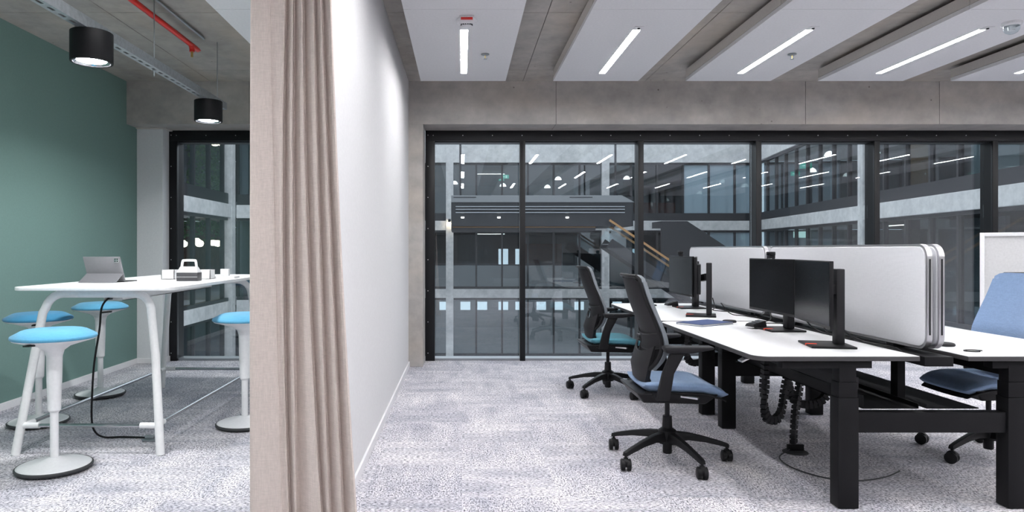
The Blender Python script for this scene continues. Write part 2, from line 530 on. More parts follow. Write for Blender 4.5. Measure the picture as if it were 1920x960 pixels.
# smoke detector, sprinklers, dome sensor hanging from the rafts
sd = empty('smoke_detector', (.035, 4.97, ZB), label='round white smoke detector with red label tag', cat='smoke detector')
MB().lathe([(0, 0), (.075, 0), (.078, -.012), (.07, -.026), (.05, -.032), (0, -.032)], 28).build('base', 'white_paint', sd)
MB().lathe([(.045, -.032), (.040, -.036), (.040, -.046), (.045, -.05), (.036, -.062), (0, -.066)], 28).build('sensor_head', 'white_paint', sd)
g = MB()
for k in range(14):
    t = 2 * math.pi * k / 14
    g.box(.040 * math.cos(t) - .004, .040 * math.cos(t) + .004, .040 * math.sin(t) - .004, .040 * math.sin(t) + .004, -.046, -.036)
g.build('sensor_grille', 'soft_black', sd)
pl = MB().box(-.052, .052, -.10, -.092, -.058, -.002).build('label_plate', 'white_paint', sd, bevel=.002)
MB().box(-.042, .042, -.103, -.1005, -.034, -.016).build('red_label', 'red_paint', pl)
def sprinkler(x, y, lab):
    s = empty('fire_sprinkler', (x, y, ZB), label=lab, cat='sprinkler', group='ceiling sprinklers')
    MB().lathe([(0, 0), (.034, -.001), (.036, -.007), (.026, -.012), (.012, -.014), (0, -.014)], 24).build('escutcheon', 'steel_grey', s)
    MB().tube([(0, 0, -.013), (0, 0, -.042)], .004, 8).build('bulb_frame', 'brass', s)
    MB().lathe([(0, -.040), (.016, -.042), (.017, -.045), (0, -.046)], 16).build('deflector', 'steel_grey', s)
sprinkler(.20, 5.84, 'small dark sprinkler head beside the straight ceiling light')
sprinkler(2.825, 5.84, 'small dark sprinkler head on the third ceiling raft')
ds = empty('dome_sensor', (4.05, 5.03, ZB), label='translucent white dome sensor on the fourth ceiling raft', cat='sensor')
MB().lathe([(0, 0), (.062, 0), (.064, -.02), (.055, -.03), (0, -.03)], 28).build('base', 'white_paint', ds)
MB().lathe([(.052, -.03), (.050, -.055), (.038, -.075), (.018, -.086), (0, -.088)], 28).build('dome', 'glass_clear', ds)
MB().lathe([(0, -.03), (.025, -.03), (.022, -.06), (0, -.064)], 20).build('lens', 'white_paint', ds)

# ------------------------------------------------------------------ booth ceiling services
ch = empty('strut_channel', (-2.15, 0, 2.53), label='galvanised strut channel carrying two black spot lights', cat='channel')
cm = MB()
ya, yb = -1.0, 6.16
cm.box(.027, .031, ya, yb, 0, .062).box(-.031, -.027, ya, yb, 0, .062)
cm.build('side_flanges', 'galvanised', ch)
cm = MB()
y = ya
while y < yb - .01:
    y2 = min(y + .10, yb)
    cm.box(-.027, .027, y, y + .045, 0, .003).box(-.027, -.009, y + .045, y2, 0, .003).box(.009, .027, y + .045, y2, 0, .003)
    y += .10
cm.build('slotted_web', 'galvanised', ch, smooth=False)
for yy, lab in ((4.77, 'nearer thin threaded rod holding up the strut channel'), (6.0, 'farther thin threaded rod holding up the strut channel')):
    r_ = empty('hanger_rod', (-2.15, yy, 2.50), label=lab, cat='rod', group='hanger rods of the channel')
    MB().tube([(0, 0, -.02), (0, 0, ZC - 2.50)], .0042, 8).build('rod', 'steel_grey', r_)
    MB().lathe([(0, .016), (.012, .016), (.012, .028), (0, .028)], 6).build('nut', 'galvanised', r_)
def spot(y, lab):
    s = empty('spot_light', (-2.15, y, 2.355), label=lab, cat='spot light', group='black cylinder spot lights')
    MB().lathe([(.092, .012), (.1, 0), (.112, 0), (.114, .003), (.114, .172), (.110, .175), (0, .175)], 48, cap=False).build('housing', 'black_plastic', s)
    rf = MB().lathe([(.100, .002), (.082, .016)], 48, cap=False).build('reflector', 'chrome', s)
    MB().lathe([(.080, .012), (.0, .010)], 40, cap=False).build('lamp', 'spot_glow', s)
    MB().tube([(0, 0, .17), (0, 0, .176)], .03, 16).build('mount', 'black_plastic', s)
spot(3.965, 'larger, nearer black cylinder spot light under the channel')
spot(2.14, 'black cylinder spot light of the channel just outside the picture')
spot(5.79, 'smaller, farther black cylinder spot light at the channel end')
pp = empty('sprinkler_pipe', (-2.285, 5.78, 3.0), label='red sprinkler pipe under the booth ceiling', cat='pipe')
MB().tube(bez([(0, -2.9, 0), (0, -.08, 0), (0, -.02, -.008), (0, 0, -.03), (0, 0, -.055)], 6), .021, 14).build('pipe', 'red_paint', pp)
MB().tube([(0, 0, -.052), (0, 0, -.10)], .010, 10).build('nozzle', 'brass', pp)
for yy in (-1.15, -2.3):
    MB().tube([(0, yy - .012, 0), (0, yy + .012, 0)], .027, 14).tube([(0, yy, .02), (0, yy, .09)], .006, 8).build('pipe_clamp', 'galvanised', pp)
o = MB().tube([(-2.20, 2.88, 3.068), (-2.20, 5.82, 3.068)], .011, 10).build('conduit', 'steel_grey')  # solid tube in place of the shadow along the red pipe
tag(o, 'thin grey conduit running beside the red pipe', 'conduit')

# ------------------------------------------------------------------ curtain
def curtain():
    YC = 2.70
    px = lambda p: (p - 866) * YC / 1280
    # fold edges (x in metres) at z = 2.257, 1.245, .232
    E = [(468.5, 467, 467.5), (506.5, 516, 528.5), (535, 530, 541.5), (549, 549, 556), (567, 577, 602), (588, 600, 618), (602, 621, 642), (620.5, 640, 668)]
    def xe(k, z):
        a, b, c = (px(q) for q in E[k])
        t = (z - 1.245) / 1.0125
        return b + (a - c) / 2 * t + ((a + c) / 2 - b) * t * t if -1.3 < t < 1 else (a + (a - b) * (t - 1) if t >= 1 else c + (c - b) * .25 * (-1.3 - t))
    nz = 40
    rows = []
    for iz in range(nz + 1):
        z = .012 + (3.03 - .012) * iz / nz
        pts = []
        x0, x1 = xe(0, z), xe(1, z)
        pts += [(x0 + .012, .10), (x0 + .002, .05), (x0 - .001, .012), (x0 + .004, .002)]
        for k in range(1, 7): pts.append((x0 + (x1 - x0) * k / 7, -.002 * math.sin(k / 7 * math.pi)))
        pts += [(x1 - .0012, 0), (x1 + .0002, .0015), (x1 + .0004, .006), (x1 + .003, .0065)]
        for k in range(1, 7):
            xa, xb = xe(k, z), xe(k + 1, z)
            w = xb - xa
            dd = min(.046, .015 + w * .75)
            if k > 1:
                pts += [(xa - .003, .012), (xa - .007, dd * .75), (xa - .006, dd * .95), (xa - .001, dd)]
                st = [(.08, .90), (.22, .70), (.40, .48), (.60, .27), (.78, .11), (.90, .03)]
                amp = dd
            else:
                st = [(.3, .2), (.5, .26), (.7, .16), (.9, .03)]
                amp = .02
            for u, v in st: pts.append((xa + w * u, amp * v + (.002 if k == 1 else 0)))
            pts += [(xb - .0035, -.001), (xb - .0005, .003), (xb, .008)]
        xr = xe(7, z)
        pts += [(xr - .006, .05), (xr - .02, .10), (xr - .06, .12), (xr - .16, .11), (xr - .26, .125), (x0 + .03, .12), (x0 + .016, .11)]
        rows.append([(x, YC + y, z) for x, y in pts])
    n = len(rows[0])
    vs = [p for r_ in rows for p in r_]
    fs = [(i * n + k, i * n + (k + 1) % n, (i + 1) * n + (k + 1) % n, (i + 1) * n + k) for i in range(nz) for k in range(n)]
    fs += [tuple(range(n)), tuple((nz) * n + k for k in reversed(range(n)))]
    root = empty('curtain', (-.65, YC, 0), label='beige linen curtain gathered in folds at the end of the white partition', cat='curtain')
    m = MB(); m.add([(x + .65, y - YC, z) for x, y, z in vs], fs)
    m.build('drape', 'curtain_linen', root, ang=55)
    MB().box(-3.0, .3, .0, .09, 3.032, ZC - .001).build('track', 'white_paint', root, bevel=.004)
curtain()

# ================================================================== BOOTH
# ------------------------------------------------------------------ high table
tb = empty('high_table', (-2.27, 5.25, 0), label='white high table with rounded tube legs and chrome foot rail', cat='table')
ZTB = 1.04
TX, TY = -2.27, 5.25
def tl(x, y, z): return (x - TX, y - TY, z)
MB().prism([(x - TX, y - TY) for x, y in rrect(-2.765, -1.77, 4.17, 6.36, .07)], 'z', ZTB - .022, ZTB).build('tabletop', 'table_white', tb, bevel=.004)
def leg_frame(yf, yt, dx=0):
    zt = ZTB - .022 - .028
    xl0, xl1 = -2.76, -2.655
    xr0, xr1 = -1.863 + dx, -1.955 + dx
    lerp = lambda a, b, t: a + (b - a) * t
    pts = [tl(xl0, yf, 0.0)]
    zb = zt - .12
    for t in (.35, .7, 1.0): pts.append(tl(lerp(xl0, xl1, t), lerp(yf, yt, t * .88), zb * t))
    dirx = (xl1 - xl0) / zb
    for k in range(1, 7):
        a = R(90 * k / 6)
        pts.append(tl(xl1 + .012 + .11 * (1 - math.cos(a)), lerp(yf, yt, .88 + .12 * math.sin(a)), zb + .12 * math.sin(a)))
    mid = len(pts)
    for k in range(5, -1, -1):
        a = R(90 * k / 6)
        pts.append(tl(xr1 - .012 - .11 * (1 - math.cos(a)), lerp(yf, yt, .88 + .12 * math.sin(a)), zb + .12 * math.sin(a)))
    pts.insert(mid, tl(xr1 - .122, yt, zt))
    for t in (.7, .35, 0): pts.append(tl(lerp(xr0, xr1, t), lerp(yf, yt, t * .88), zb * t))
    return pts
def half(pts, first):
    m = len(pts) // 2
    return pts[:m + 1] if first else pts[m:]
fr = [leg_frame(4.22, 4.34), leg_frame(6.28, 6.16, .055)]
for f in fr:
    i0 = 10
    MB().tube(f[:10], .026, 14).build('leg', 'tube_white', tb)
    MB().tube(f[10:], .026, 14).build('leg', 'tube_white', tb)
    MB().tube([f[9], f[10]], .0258, 14).build('cross_tube', 'tube_white', tb)
zr = .178
def leg_x(side, z): return (-2.76 + .105 * z / .87) if side < 0 else (-1.863 - .092 * z / .87)
yn, yf_ = 4.22 + .12 * .88 * zr / .87, 6.28 - .12 * .88 * zr / .87
xl, xr = leg_x(-1, zr), leg_x(1, zr)
for (a, b) in (((xl + .10, yn), (xr - .10, yn)), ((xl + .10, yf_), (xr - .10, yf_)), ((xl + .015, yn + .09), (xl + .015, yf_ - .09)), ((xr - .015, yn + .09), (xr - .015, yf_ - .09))):
    MB().tube([tl(a[0], a[1], zr), tl(b[0], b[1], zr)], .0125, 12).build('foot_rail', 'chrome', tb)
for yy, sy in ((yn, 1), (yf_, -1)):
    for xx, sx in ((xl, 1), (xr, -1)):
        MB().tube([tl(xx - sx * .02, yy, zr), tl(xx + sx * .115, yy, zr)], .019, 12).tube([tl(xx + sx * .015, yy, zr), tl(xx + sx * .015, yy + sy * .10, zr)], .018, 12).build('rail_joint', 'tube_white', tb)
tr = MB()
tr.box(-2.36 - TX, -2.235 - TX, 4.5 - TY, 6.1 - TY, .935, .939).box(-2.36 - TX, -2.356 - TX, 4.5 - TY, 6.1 - TY, .935, ZTB - .023).box(-2.239 - TX, -2.235 - TX, 4.5 - TY, 6.1 - TY, .935, ZTB - .023)
tr.build('cable_tray', 'tube_white', tb)
MB().box(-2.30 - TX, -2.24 - TX, 4.499 - TY, 4.54 - TY, .94, .985).build('outlet', 'partition_grey', tb)
o = MB().tube(bez([(-2.27, 4.53, .975), (-2.29, 4.47, .968), (-2.345, 4.45, .90), (-2.362, 4.45, .75), (-2.40, 4.46, .54), (-2.425, 4.48, .35), (-2.44, 4.50, .155), (-2.44, 4.54, .06), (-2.40, 4.58, .012), (-2.30, 4.60, .008), (-2.19, 4.59, .008), (-2.11, 4.57, .012)], 8), .0065, 8).build('power_cable', 'black_plastic')
tag(o, 'black power cable hanging from the high table to the floor', 'cable')
fb = empty('floor_socket', (-2.06, 4.56, 0), label='small metal floor socket at the end of the black cable', cat='socket')
MB().prism(rrect(-.055, .055, -.055, .055, .01), 'z', .0, .012).build('plate', 'steel_grey', fb, bevel=.002)
MB().box(-.05, .01, -.02, .02, .012, .03).build('plug', 'steel_grey', fb, bevel=.004)

# ------------------------------------------------------------------ wobble stools
def make_stool(mat, label):
    s = empty('wobble_stool', (0, 0, 0), label=label, cat='stool', group='blue wobble stools at the high table')
    MB().lathe([(.0, .742), (.12, .745), (.195, .752), (.218, .760), (.223, .768), (.219, .779), (.170, .806), (.155, .811), (.08, .815), (0, .816)], 56).build('seat_pad', mat, s, ang=80)
    MB().lathe([(.028, .50), (.036, .60), (.042, .655), (.052, .690), (.085, .715), (.15, .735), (.21, .752), (.214, .758), (0, .752)], 48).build('seat_dish', 'stool_white', s, ang=70)
    MB().lathe([(0, .33), (.024, .332), (.034, .345), (.040, .53), (.0425, .668), (.0, .668)], 32).build('upper_column', 'stool_white', s)
    MB().lathe([(0, .03), (.0225, .03), (.0225, .36), (0, .36)], 28).build('lower_column', 'stool_white', s)
    MB().lathe([(0, .078), (.024, .076), (.06, .060), (.12, .046), (.180, .036), (.192, .031), (.192, .026), (0, .026)], 56).build('base', 'stool_white', s, ang=70)
    MB().lathe([(0, .002), (.165, .001), (.190, .008), (.201, .018), (.202, .026), (.196, .032), (.19, .03), (0, .022)], 56).build('rubber_rim', 'rubber_dark', s, ang=70)
    MB().bar((.04, -.17, .735), (.12, -.168, .742), .03, .008).build('lever', 'black_plastic', s, bevel=.002)
    return s
st0 = make_stool('stool_blue', 'bright blue wobble stool standing alone in front of the high table')
st0.location = (-2.352, 3.94, 0)
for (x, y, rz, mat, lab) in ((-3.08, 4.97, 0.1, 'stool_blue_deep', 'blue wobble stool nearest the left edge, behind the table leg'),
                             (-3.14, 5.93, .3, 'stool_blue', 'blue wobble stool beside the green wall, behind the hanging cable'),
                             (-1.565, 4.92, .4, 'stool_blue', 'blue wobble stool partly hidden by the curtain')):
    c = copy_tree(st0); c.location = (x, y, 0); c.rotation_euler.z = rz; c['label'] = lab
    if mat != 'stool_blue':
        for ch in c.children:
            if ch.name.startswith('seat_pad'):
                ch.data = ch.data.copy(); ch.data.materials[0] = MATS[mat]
st0.rotation_euler.z = -.6

# ------------------------------------------------------------------ things on the high table
t = empty('tablet', (-2.523, 4.78, ZTB), rz=R(-4), label='grey tablet in a folding cover standing on the high table', cat='tablet')
# the screen faces the far side; the top leans towards the camera
W = .135
MB().add([(-W, .06, .012), (W, .06, .012), (W, -.005, .178), (-W, -.005, .178), (-W, .068, .015), (W, .068, .015), (W, .003, .181), (-W, .003, .181)],
         [(0, 1, 2, 3), (7, 6, 5, 4), (0, 4, 5, 1), (1, 5, 6, 2), (2, 6, 7, 3), (3, 7, 4, 0)]).build('back', 'tablet_grey', t, bevel=.002)
MB().add([(-W, .0405, .062), (W, .0405, .062), (W, -.055, .0015), (-W, -.055, .0015), (-W, .044, .060), (W, .044, .060), (W, -.050, .0005), (-W, -.050, .0005)],
         [(0, 1, 2, 3), (7, 6, 5, 4), (0, 4, 5, 1), (1, 5, 6, 2), (2, 6, 7, 3), (3, 7, 4, 0)]).build('stand_flap', 'tablet_grey', t)
MB().add([(-W + .006, .0685, .020), (W - .006, .0685, .020), (W - .006, .0055, .176), (-W + .006, .0055, .176)], [(0, 1, 2, 3)]).build('screen', 'screen_black', t)
MB().box(-W, W, .055, .22, .001, .008).build('keyboard', 'dark_box', t, bevel=.002)
cmr = MB().box(.092, .126, -.004, .006, .140, .170).build('camera_plate', 'aluminium', t, bevel=.002)
cmr.location = (0, 0, 0)
for i, (x, z) in enumerate(((.101, .162), (.117, .162), (.101, .148), (.117, .148))):
    MB().tube([(x, -.006, z), (x, .0, z)], .0042, 10).build('lens', 'screen_black', cmr)

cd = empty('tool_caddy', (-2.005, 5.02, ZTB), label='white carrier box with handle and dark grey drawer on the high table', cat='caddy')
MB().box(-.076, .076, -.045, .045, 0, .062).build('drawer_box', 'dark_box', cd, bevel=.003)
MB().box(-.077, .077, -.0465, -.045, .029, .032).build('drawer_line', 'partition_grey', cd)
body = MB()
body.add([(-.076, -.045, .062), (.076, -.045, .062), (.076, .045, .062), (-.076, .045, .062), (-.06, -.02, .105), (.06, -.02, .105), (.06, .02, .105), (-.06, .02, .105)],
         [(0, 1, 5, 4), (1, 2, 6, 5), (2, 3, 7, 6), (3, 0, 4, 7), (4, 5, 6, 7), (0, 3, 2, 1)])
body.build('lid', 'table_white', cd, bevel=.004)
MB().tube(bez([(-.055, 0, .10), (-.048, 0, .142), (-.035, 0, .150), (.035, 0, .150), (.048, 0, .142), (.055, 0, .10)], 5), .0095, 10).build('handle', 'table_white', cd)
for (x, y, w, h, lab) in ((-2.275, 5.33, .10, .073, 'open white box left of the handled caddy'), (-2.03 + .02, 5.36, .105, .073, 'open white box right of the handled caddy')):
    b = MB(); d = .05; tk = .004
    b.box(-w / 2, w / 2, -d, d, 0, tk).box(-w / 2, -w / 2 + tk, -d, d, 0, h).box(w / 2 - tk, w / 2, -d, d, 0, h).box(-w / 2, w / 2, -d, -d + tk, 0, h).box(-w / 2, w / 2, d - tk, d, 0, h)
    o = b.build('white_box', 'table_white', loc=(x, y, ZTB)); tag(o, lab, 'box', 'white boxes on the high table')
ty = empty('flat_tray', (-1.907, 5.48, ZTB), label='flat pale tray on the high table near the curtain', cat='tray')
MB().prism(rrect(-.105, .105, -.07, .07, .012), 'z', 0, .018).build('tray_base', 'white_paint', ty, bevel=.003)
o = MB().prism(rrect(-.034, .034, -.02, .02, .006), 'z', ZTB + .0185, ZTB + .075).build('card_holder', 'white_paint', loc=(-1.90, 5.48, 0), bevel=.003)
tag(o, 'small pale upright box on the flat tray', 'box')

# ================================================================== OFFICE
ZD = .752
# ------------------------------------------------------------------ bench desks
def make_desk(xa, xb, ya, yb, user, label):
    """user: -1 when the chair side is at -x, +1 at +x"""
    d = empty('bench_desk', ((xa + xb) / 2, (ya + yb) / 2, 0), label=label, cat='desk', group='white bench desks')
    cx, cy = (xa + xb) / 2, (ya + yb) / 2
    hx, hy = (xb - xa) / 2, (yb - ya) / 2
    cor = (1, 0, 0, 1) if user < 0 else (0, 1, 1, 0)
    MB().prism(rrect(-hx + .0015, hx - .0015, -hy + .0015, hy - .0015, .075, 8, cor), 'z', ZD - .002, ZD).build('worktop', 'desk_white', d)
    MB().prism(rrect(-hx, hx, -hy, hy, .076, 8, cor), 'z', ZD - .024, ZD - .0021).build('edge_band', 'edge_band', d, bevel=.0015)
    return d
def desk_frame(d, legx, ylegs, user):
    cx, cy = d.location.x, d.location.y
    for yl, s in zip(ylegs, (1, -1)):
        x, y = legx - cx, yl - cy
        MB().box(x - .05, x + .05, y - .04, y + .04, .004, .545).build('leg', 'black_steel', d, bevel=.004)
        MB().box(x - .046, x + .046, y - .036, y + .036, .545, .62).build('leg_stage', 'black_steel', d, bevel=.003)
        MB().box(x - .042, x + .042, y - .032, y + .032, .62, .70).build('leg_top', 'black_steel', d, bevel=.003)
        MB().box(x - user * -.10 - .22, x - user * -.10 + .22, y - .03, y + .03, .688, ZD - .0245).build('support_arm', 'black_steel', d, bevel=.002)
    MB().box(legx - cx - .03, legx - cx + .03, ylegs[0] - cy + .04, ylegs[1] - cy - .04, .645, .705).build('long_beam', 'black_steel', d, bevel=.002)
    if user < 0: MB().box(legx - cx + user * -.10 - .03, legx - cx + user * -.10 + .03, ylegs[0] - cy + .10, ylegs[1] - cy - .10, .56, .62).build('cable_duct', 'soft_black', d)
dk = {}
rows = (('L', 1.425, 2.225, -1, 1.89), ('R', 2.46, 3.26, 1, 2.72))
spans = ((3.315, 4.93, (3.375, 4.87)), (4.975, 6.59, (5.27, 6.50)))
labs = {('L', 0): 'white bench desk with the blue notebook, nearest on the left row',
        ('L', 1): 'white bench desk behind the nearest chair, by the window',
        ('R', 0): 'white bench desk at the right edge, behind the front dividers',
        ('R', 1): 'white bench desk mostly hidden behind the dividers, by the window'}
for (rn, xa, xb, us, lx) in rows:
    for i, (ya, yb, yl) in enumerate(spans):
        d = make_desk(xa, xb, ya, yb, us, labs[(rn, i)])
        desk_frame(d, lx, yl, us); dk[(rn, i)] = d
# shared bench frame between the two rows: low cross beams and central cable trays
for i, (ya, yb, yl) in enumerate(spans):
    f = empty('bench_understructure', (2.305, yl[0], 0), label=('black low cross beams and cable tray joining the front desks', 'black low cross beams and cable tray joining the window desks')[i], cat='desk frame', group='black bench frames')
    for y in yl:
        MB().box(1.942 - 2.305, 2.668 - 2.305, y - yl[0] - .03, y - yl[0] + .03, .372, .472).build('cross_beam', 'black_steel', f, bevel=.004)
    L_ = yl[1] - yl[0]
    tm = MB()
    tm.box(-.30, -.02, .04, L_ - .04, .474, .479).box(-.30, -.296, .04, L_ - .04, .474, .54).box(-.024, -.02, .04, L_ - .04, .474, .50)
    tm.build('cable_tray', 'black_steel', f)
    MB().box(.02, .28, .04, L_ - .04, .474, .479).build('cable_tray', 'black_steel', f)
    MB().box(-.05, .09, -.05, L_ + .05, .700, ZD - .005).build('centre_rail', 'black_steel', f, bevel=.002)
    for yy in (.25, L_ - .25):
        MB().box(-.01, .03, yy - .03, yy + .03, .479, .70).build('rail_post', 'black_steel', f, bevel=.002)

# ------------------------------------------------------------------ divider screens
def divider(x0, x1, ya, yb, label):
    r_ = empty('divider_screen', ((x0 + x1) / 2, ya, 0), label=label, cat='divider', group='felt desk dividers')
    h = (x1 - x0) / 2; zb, zt = .768, 1.298
    L_ = yb - ya
    MB().prism(rrect(.012, L_ - .012, zb + .012, zt - .012, .055, 8), 'x', -h, h).build('felt_panel', 'screen_felt', r_, bevel=.006, seg=3)
    outer = rrect(0, L_, zb, zt, .066, 8); inner = rrect(.011, L_ - .011, zb + .011, zt - .011, .055, 8)
    m = MB(); n = len(outer); hh = h * .72
    vs = [(-hh, *p) for p in outer] + [(hh, *p) for p in outer] + [(-hh, *p) for p in inner] + [(hh, *p) for p in inner]
    fs = []
    for i in range(n):
        j = (i + 1) % n
        fs += [(i, j, n + j, n + i), (2 * n + j, 2 * n + i, 3 * n + i, 3 * n + j), (j, i, 2 * n + i, 2 * n + j), (n + i, n + j, 3 * n + j, 3 * n + i)]
    m.add(vs, fs).build('edge_trim', 'aluminium', r_)
    MB().box(-.004, .004, -.0015, .002, zb + .075, zt - .075).build('edge_slot', 'soft_black', r_)
    for yy in (.3, L_ - .3):
        MB().box(-.012, .012, yy - .03, yy + .03, ZD - .0045, zb + .02).build('clamp', 'soft_black', r_)
divider(2.312, 2.350, 3.40, 5.14, 'front white felt divider with the blank screens standing before it')
divider(2.372, 2.410, 3.40, 5.14, 'white felt divider directly behind the front divider')
divider(2.312, 2.350, 5.21, 6.95, 'white felt divider by the window, behind the far monitor')
divider(2.372, 2.410, 5.21, 6.95, 'farther of the two felt dividers by the window')

# ------------------------------------------------------------------ monitors
def make_monitor(x, y, ang, label, stand_off=(0.09, 0.0), zt=1.212, stand_rot=0.0):
    """panel centre at (x, y); the screen normal points to -x turned by ang; the stand is behind it"""
    r_ = empty('monitor', (x, y, ZD), rz=ang, label=label, cat='monitor', group='black monitors on the bench desks')
    w, h = .306, .343
    z1 = zt - ZD; z0 = z1 - h
    MB().box(-.008, .010, -w, w, z0, z1).build('panel', 'black_plastic', r_, bevel=.003)
    MB().box(.010, .038, -w * .62, w * .62, z0 + .05, z1 - .06).build('back_cover', 'soft_black', r_, bevel=.006)
    MB().box(-.0092, -.0078, -w + .007, w - .007, z0 + .016, z1 - .007).build('screen', 'screen_black', r_)
    sx, sy = stand_off
    MB().bar((.036, 0, z0 + .17), (sx, sy, z0 + .19), .05, .05, (0, 0, 1)).build('tilt_arm', 'soft_black', r_, bevel=.005)
    MB().box(sx - .012, sx + .030, sy - .036, sy + .036, .012, z1 - .045).build('column', 'soft_black', r_, bevel=.006)
    b = MB().box(sx - .16, sx + .06, sy - .125, sy + .125, .0005, .012).build('base', 'black_plastic', r_, bevel=.003)
    MB().box(sx - .1615, sx - .105, sy - .030, sy - .012, .004, .0135).build('red_tab', 'red_tag', b, bevel=.002)
    return r_
make_monitor(1.965, 4.33, R(1), 'left black monitor with webcam on the front desk', (.13, .06))
make_monitor(1.905, 3.71, R(-11), 'right black monitor with tall stand, nearest the viewer', (.115, -.02))
make_monitor(1.945, 6.06, R(1), 'far black monitor with webcam, by the window', (.12, 0))
make_monitor(1.885, 5.50, R(-19.5), 'black monitor seen edge-on on the window desk', (.09, -.16))

def webcam(x, y, z, lab):
    w = empty('webcam', (x, y, z), label=lab, cat='webcam', group='webcams on the monitors')
    MB().box(-.018, .016, -.032, .032, .018, .044).build('body', 'black_plastic', w, bevel=.006)
    MB().tube([(-.022, 0, .031), (-.016, 0, .031)], .010, 16).build('lens', 'screen_black', w)
    MB().box(-.014, .020, -.017, .017, .001, .019).box(.012, .018, -.016, .016, -.03, .004).build('clip', 'soft_black', w, bevel=.002)
webcam(1.965, 4.34, 1.213, 'small black webcam on the front desk monitor')
webcam(1.945, 6.08, 1.213, 'small black webcam on the far monitor by the window')

# ------------------------------------------------------------------ small things on the desks
nb = empty('notebook', (1.69, 4.745, ZD + .0005), rz=R(33), label='dark blue closed notebook lying on the white desk', cat='notebook')
MB().box(-.168, .168, -.106, .106, 0, .002).box(-.168, .168, .104, .1065, 0, .015).build('lower_cover', 'notebook_blue', nb)
MB().box(-.165, .165, -.103, .104, .002, .0125).build('pages', 'paper', nb)
MB().box(-.168, .168, -.106, .1065, .0125, .0145).build('cover', 'notebook_blue', nb)
def phone(x, y, rz, lab, z=ZD + .0125):
    p = empty('desk_phone', (x, y, z), rz=rz, label=lab, cat='telephone', group='black conference phones')
    MB().add([(-.055, -.045, 0), (.05, -.045, 0), (.05, .045, 0), (-.055, .045, 0), (-.045, -.04, .018), (.045, -.04, .042), (.045, .04, .042), (-.045, .04, .018)],
             [(0, 3, 2, 1), (4, 5, 6, 7), (0, 1, 5, 4), (1, 2, 6, 5), (2, 3, 7, 6), (3, 0, 4, 7)]).build('body', 'black_plastic', p, bevel=.006)
    for i in range(3):
        for j in range(3):
            x_ = -.028 + i * .024; zz = .018 + (x_ + .045) / .09 * .024
            MB().box(x_ - .008, x_ + .008, -.026 + j * .02, -.014 + j * .02, zz + .0005, zz + .003).build('key', 'edge_grey', p)
phone(1.935, 4.49, R(12), 'small black phone on the monitor foot beside the webcam monitor')
phone(1.90, 6.19, R(5), 'small black phone under the far monitor by the window')
for (x, y, r0, lab) in ((1.905, 4.86, .045, 'flat black puck on the desk behind the phone'), (2.60, 3.68, .048, 'flat black puck on the right desk beside the dividers')):
    o = MB().lathe([(0, .0005), (r0, .001), (r0 + .003, .006), (r0, .014), (r0 - .006, .017), (0, .017)], 36).build('speaker_puck', 'soft_black', loc=(x, y, ZD)); tag(o, lab, 'speaker', 'black speaker pucks')
o = MB().tube([(2.60 + .045 * math.cos(t * .5), 3.47 + .03 * math.sin(t * .5), ZD + .004) for t in range(11)], .0028, 8).build('cable_ring', 'black_plastic'); tag(o, 'thin black cable loop on the right desk corner', 'cable')
o = MB().box(-.05, .05, -.035, .035, .0005, .012).build('trackpad', 'soft_black', loc=(1.74, 6.30, ZD), bevel=.004); tag(o, 'small flat black box on the window desk', 'box')
gs = empty('paper_stand', (1.66, 6.42, ZD), label='small golden card stand on the window desk', cat='card stand')
MB().box(-.02, .02, -.012, .012, .0005, .008).build('foot', 'brass', gs, bevel=.002)
MB().bar((-.012, 0, .006), (.012, 0, .05), .028, .003).build('card', 'paper', gs)

def cable(name, pts, lab, r_=.004, mat='black_plastic'):
    o = MB().tube(bez(pts, 6), r_, 7).build(name, mat); tag(o, lab, 'cable'); return o
zc = ZD + .006
cable('monitor_cable', [(2.06, 3.80, .93), (2.12, 3.86, .85), (2.16, 3.78, .79), (2.19, 3.70, .768), (2.215, 3.58, .766), (2.235, 3.50, .76), (2.25, 3.46, .72)], 'black cable running from the nearest monitor along the divider', .006)
cable('monitor_cable', [(2.09, 4.30, .92), (2.13, 4.15, .80), (2.17, 4.05, .768), (2.21, 3.95, .766), (2.243, 3.9, .76)], 'black cable dropping behind the webcam monitor')
cable('monitor_cable', [(2.09, 4.22, .95), (2.15, 4.10, .84), (2.14, 3.98, .78), (2.20, 3.90, .77), (2.24, 3.84, .765)], 'thin black cable between the two front monitors', .0035)
cable('monitor_cable', [(2.0, 4.42, .86), (2.05, 4.55, .80), (2.0, 4.66, .765), (2.1, 4.72, .762), (2.22, 4.70, .762)], 'looped black cable left of the webcam monitor', .0035)
cable('monitor_cable', [(2.02, 5.50, .88), (2.06, 5.56, .80), (2.08, 5.66, .77), (2.14, 5.60, .765), (2.22, 5.58, .762)], 'black cable tangle under the far monitor', .004)
cable('monitor_cable', [(2.04, 5.38, .85), (2.10, 5.34, .77), (2.16, 5.24, .762), (2.2, 5.1, .762), (2.24, 5.2, .762)], 'black cable curling behind the edge-on monitor', .0035)

# sit-stand handles
def handset(x, y, lab):
    h = empty('height_handset', (x, y, ZD - .026), label=lab, cat='switch')
    MB().box(-.02, .04, -.03, .03, -.016, 0).build('bracket', 'soft_black', h, bevel=.003)
    MB().add([(-.045, -.026, -.028), (-.045, .026, -.028), (.0, .026, -.004), (.0, -.026, -.004), (-.04, -.026, -.036), (-.04, .026, -.036), (.005, .026, -.014), (.005, -.026, -.014)],
             [(0, 1, 2, 3), (7, 6, 5, 4), (0, 4, 5, 1), (1, 5, 6, 2), (2, 6, 7, 3), (3, 7, 4, 0)]).build('paddle', 'aluminium', h, bevel=.003)
handset(1.475, 3.52, 'silver height control paddle under the front desk corner')

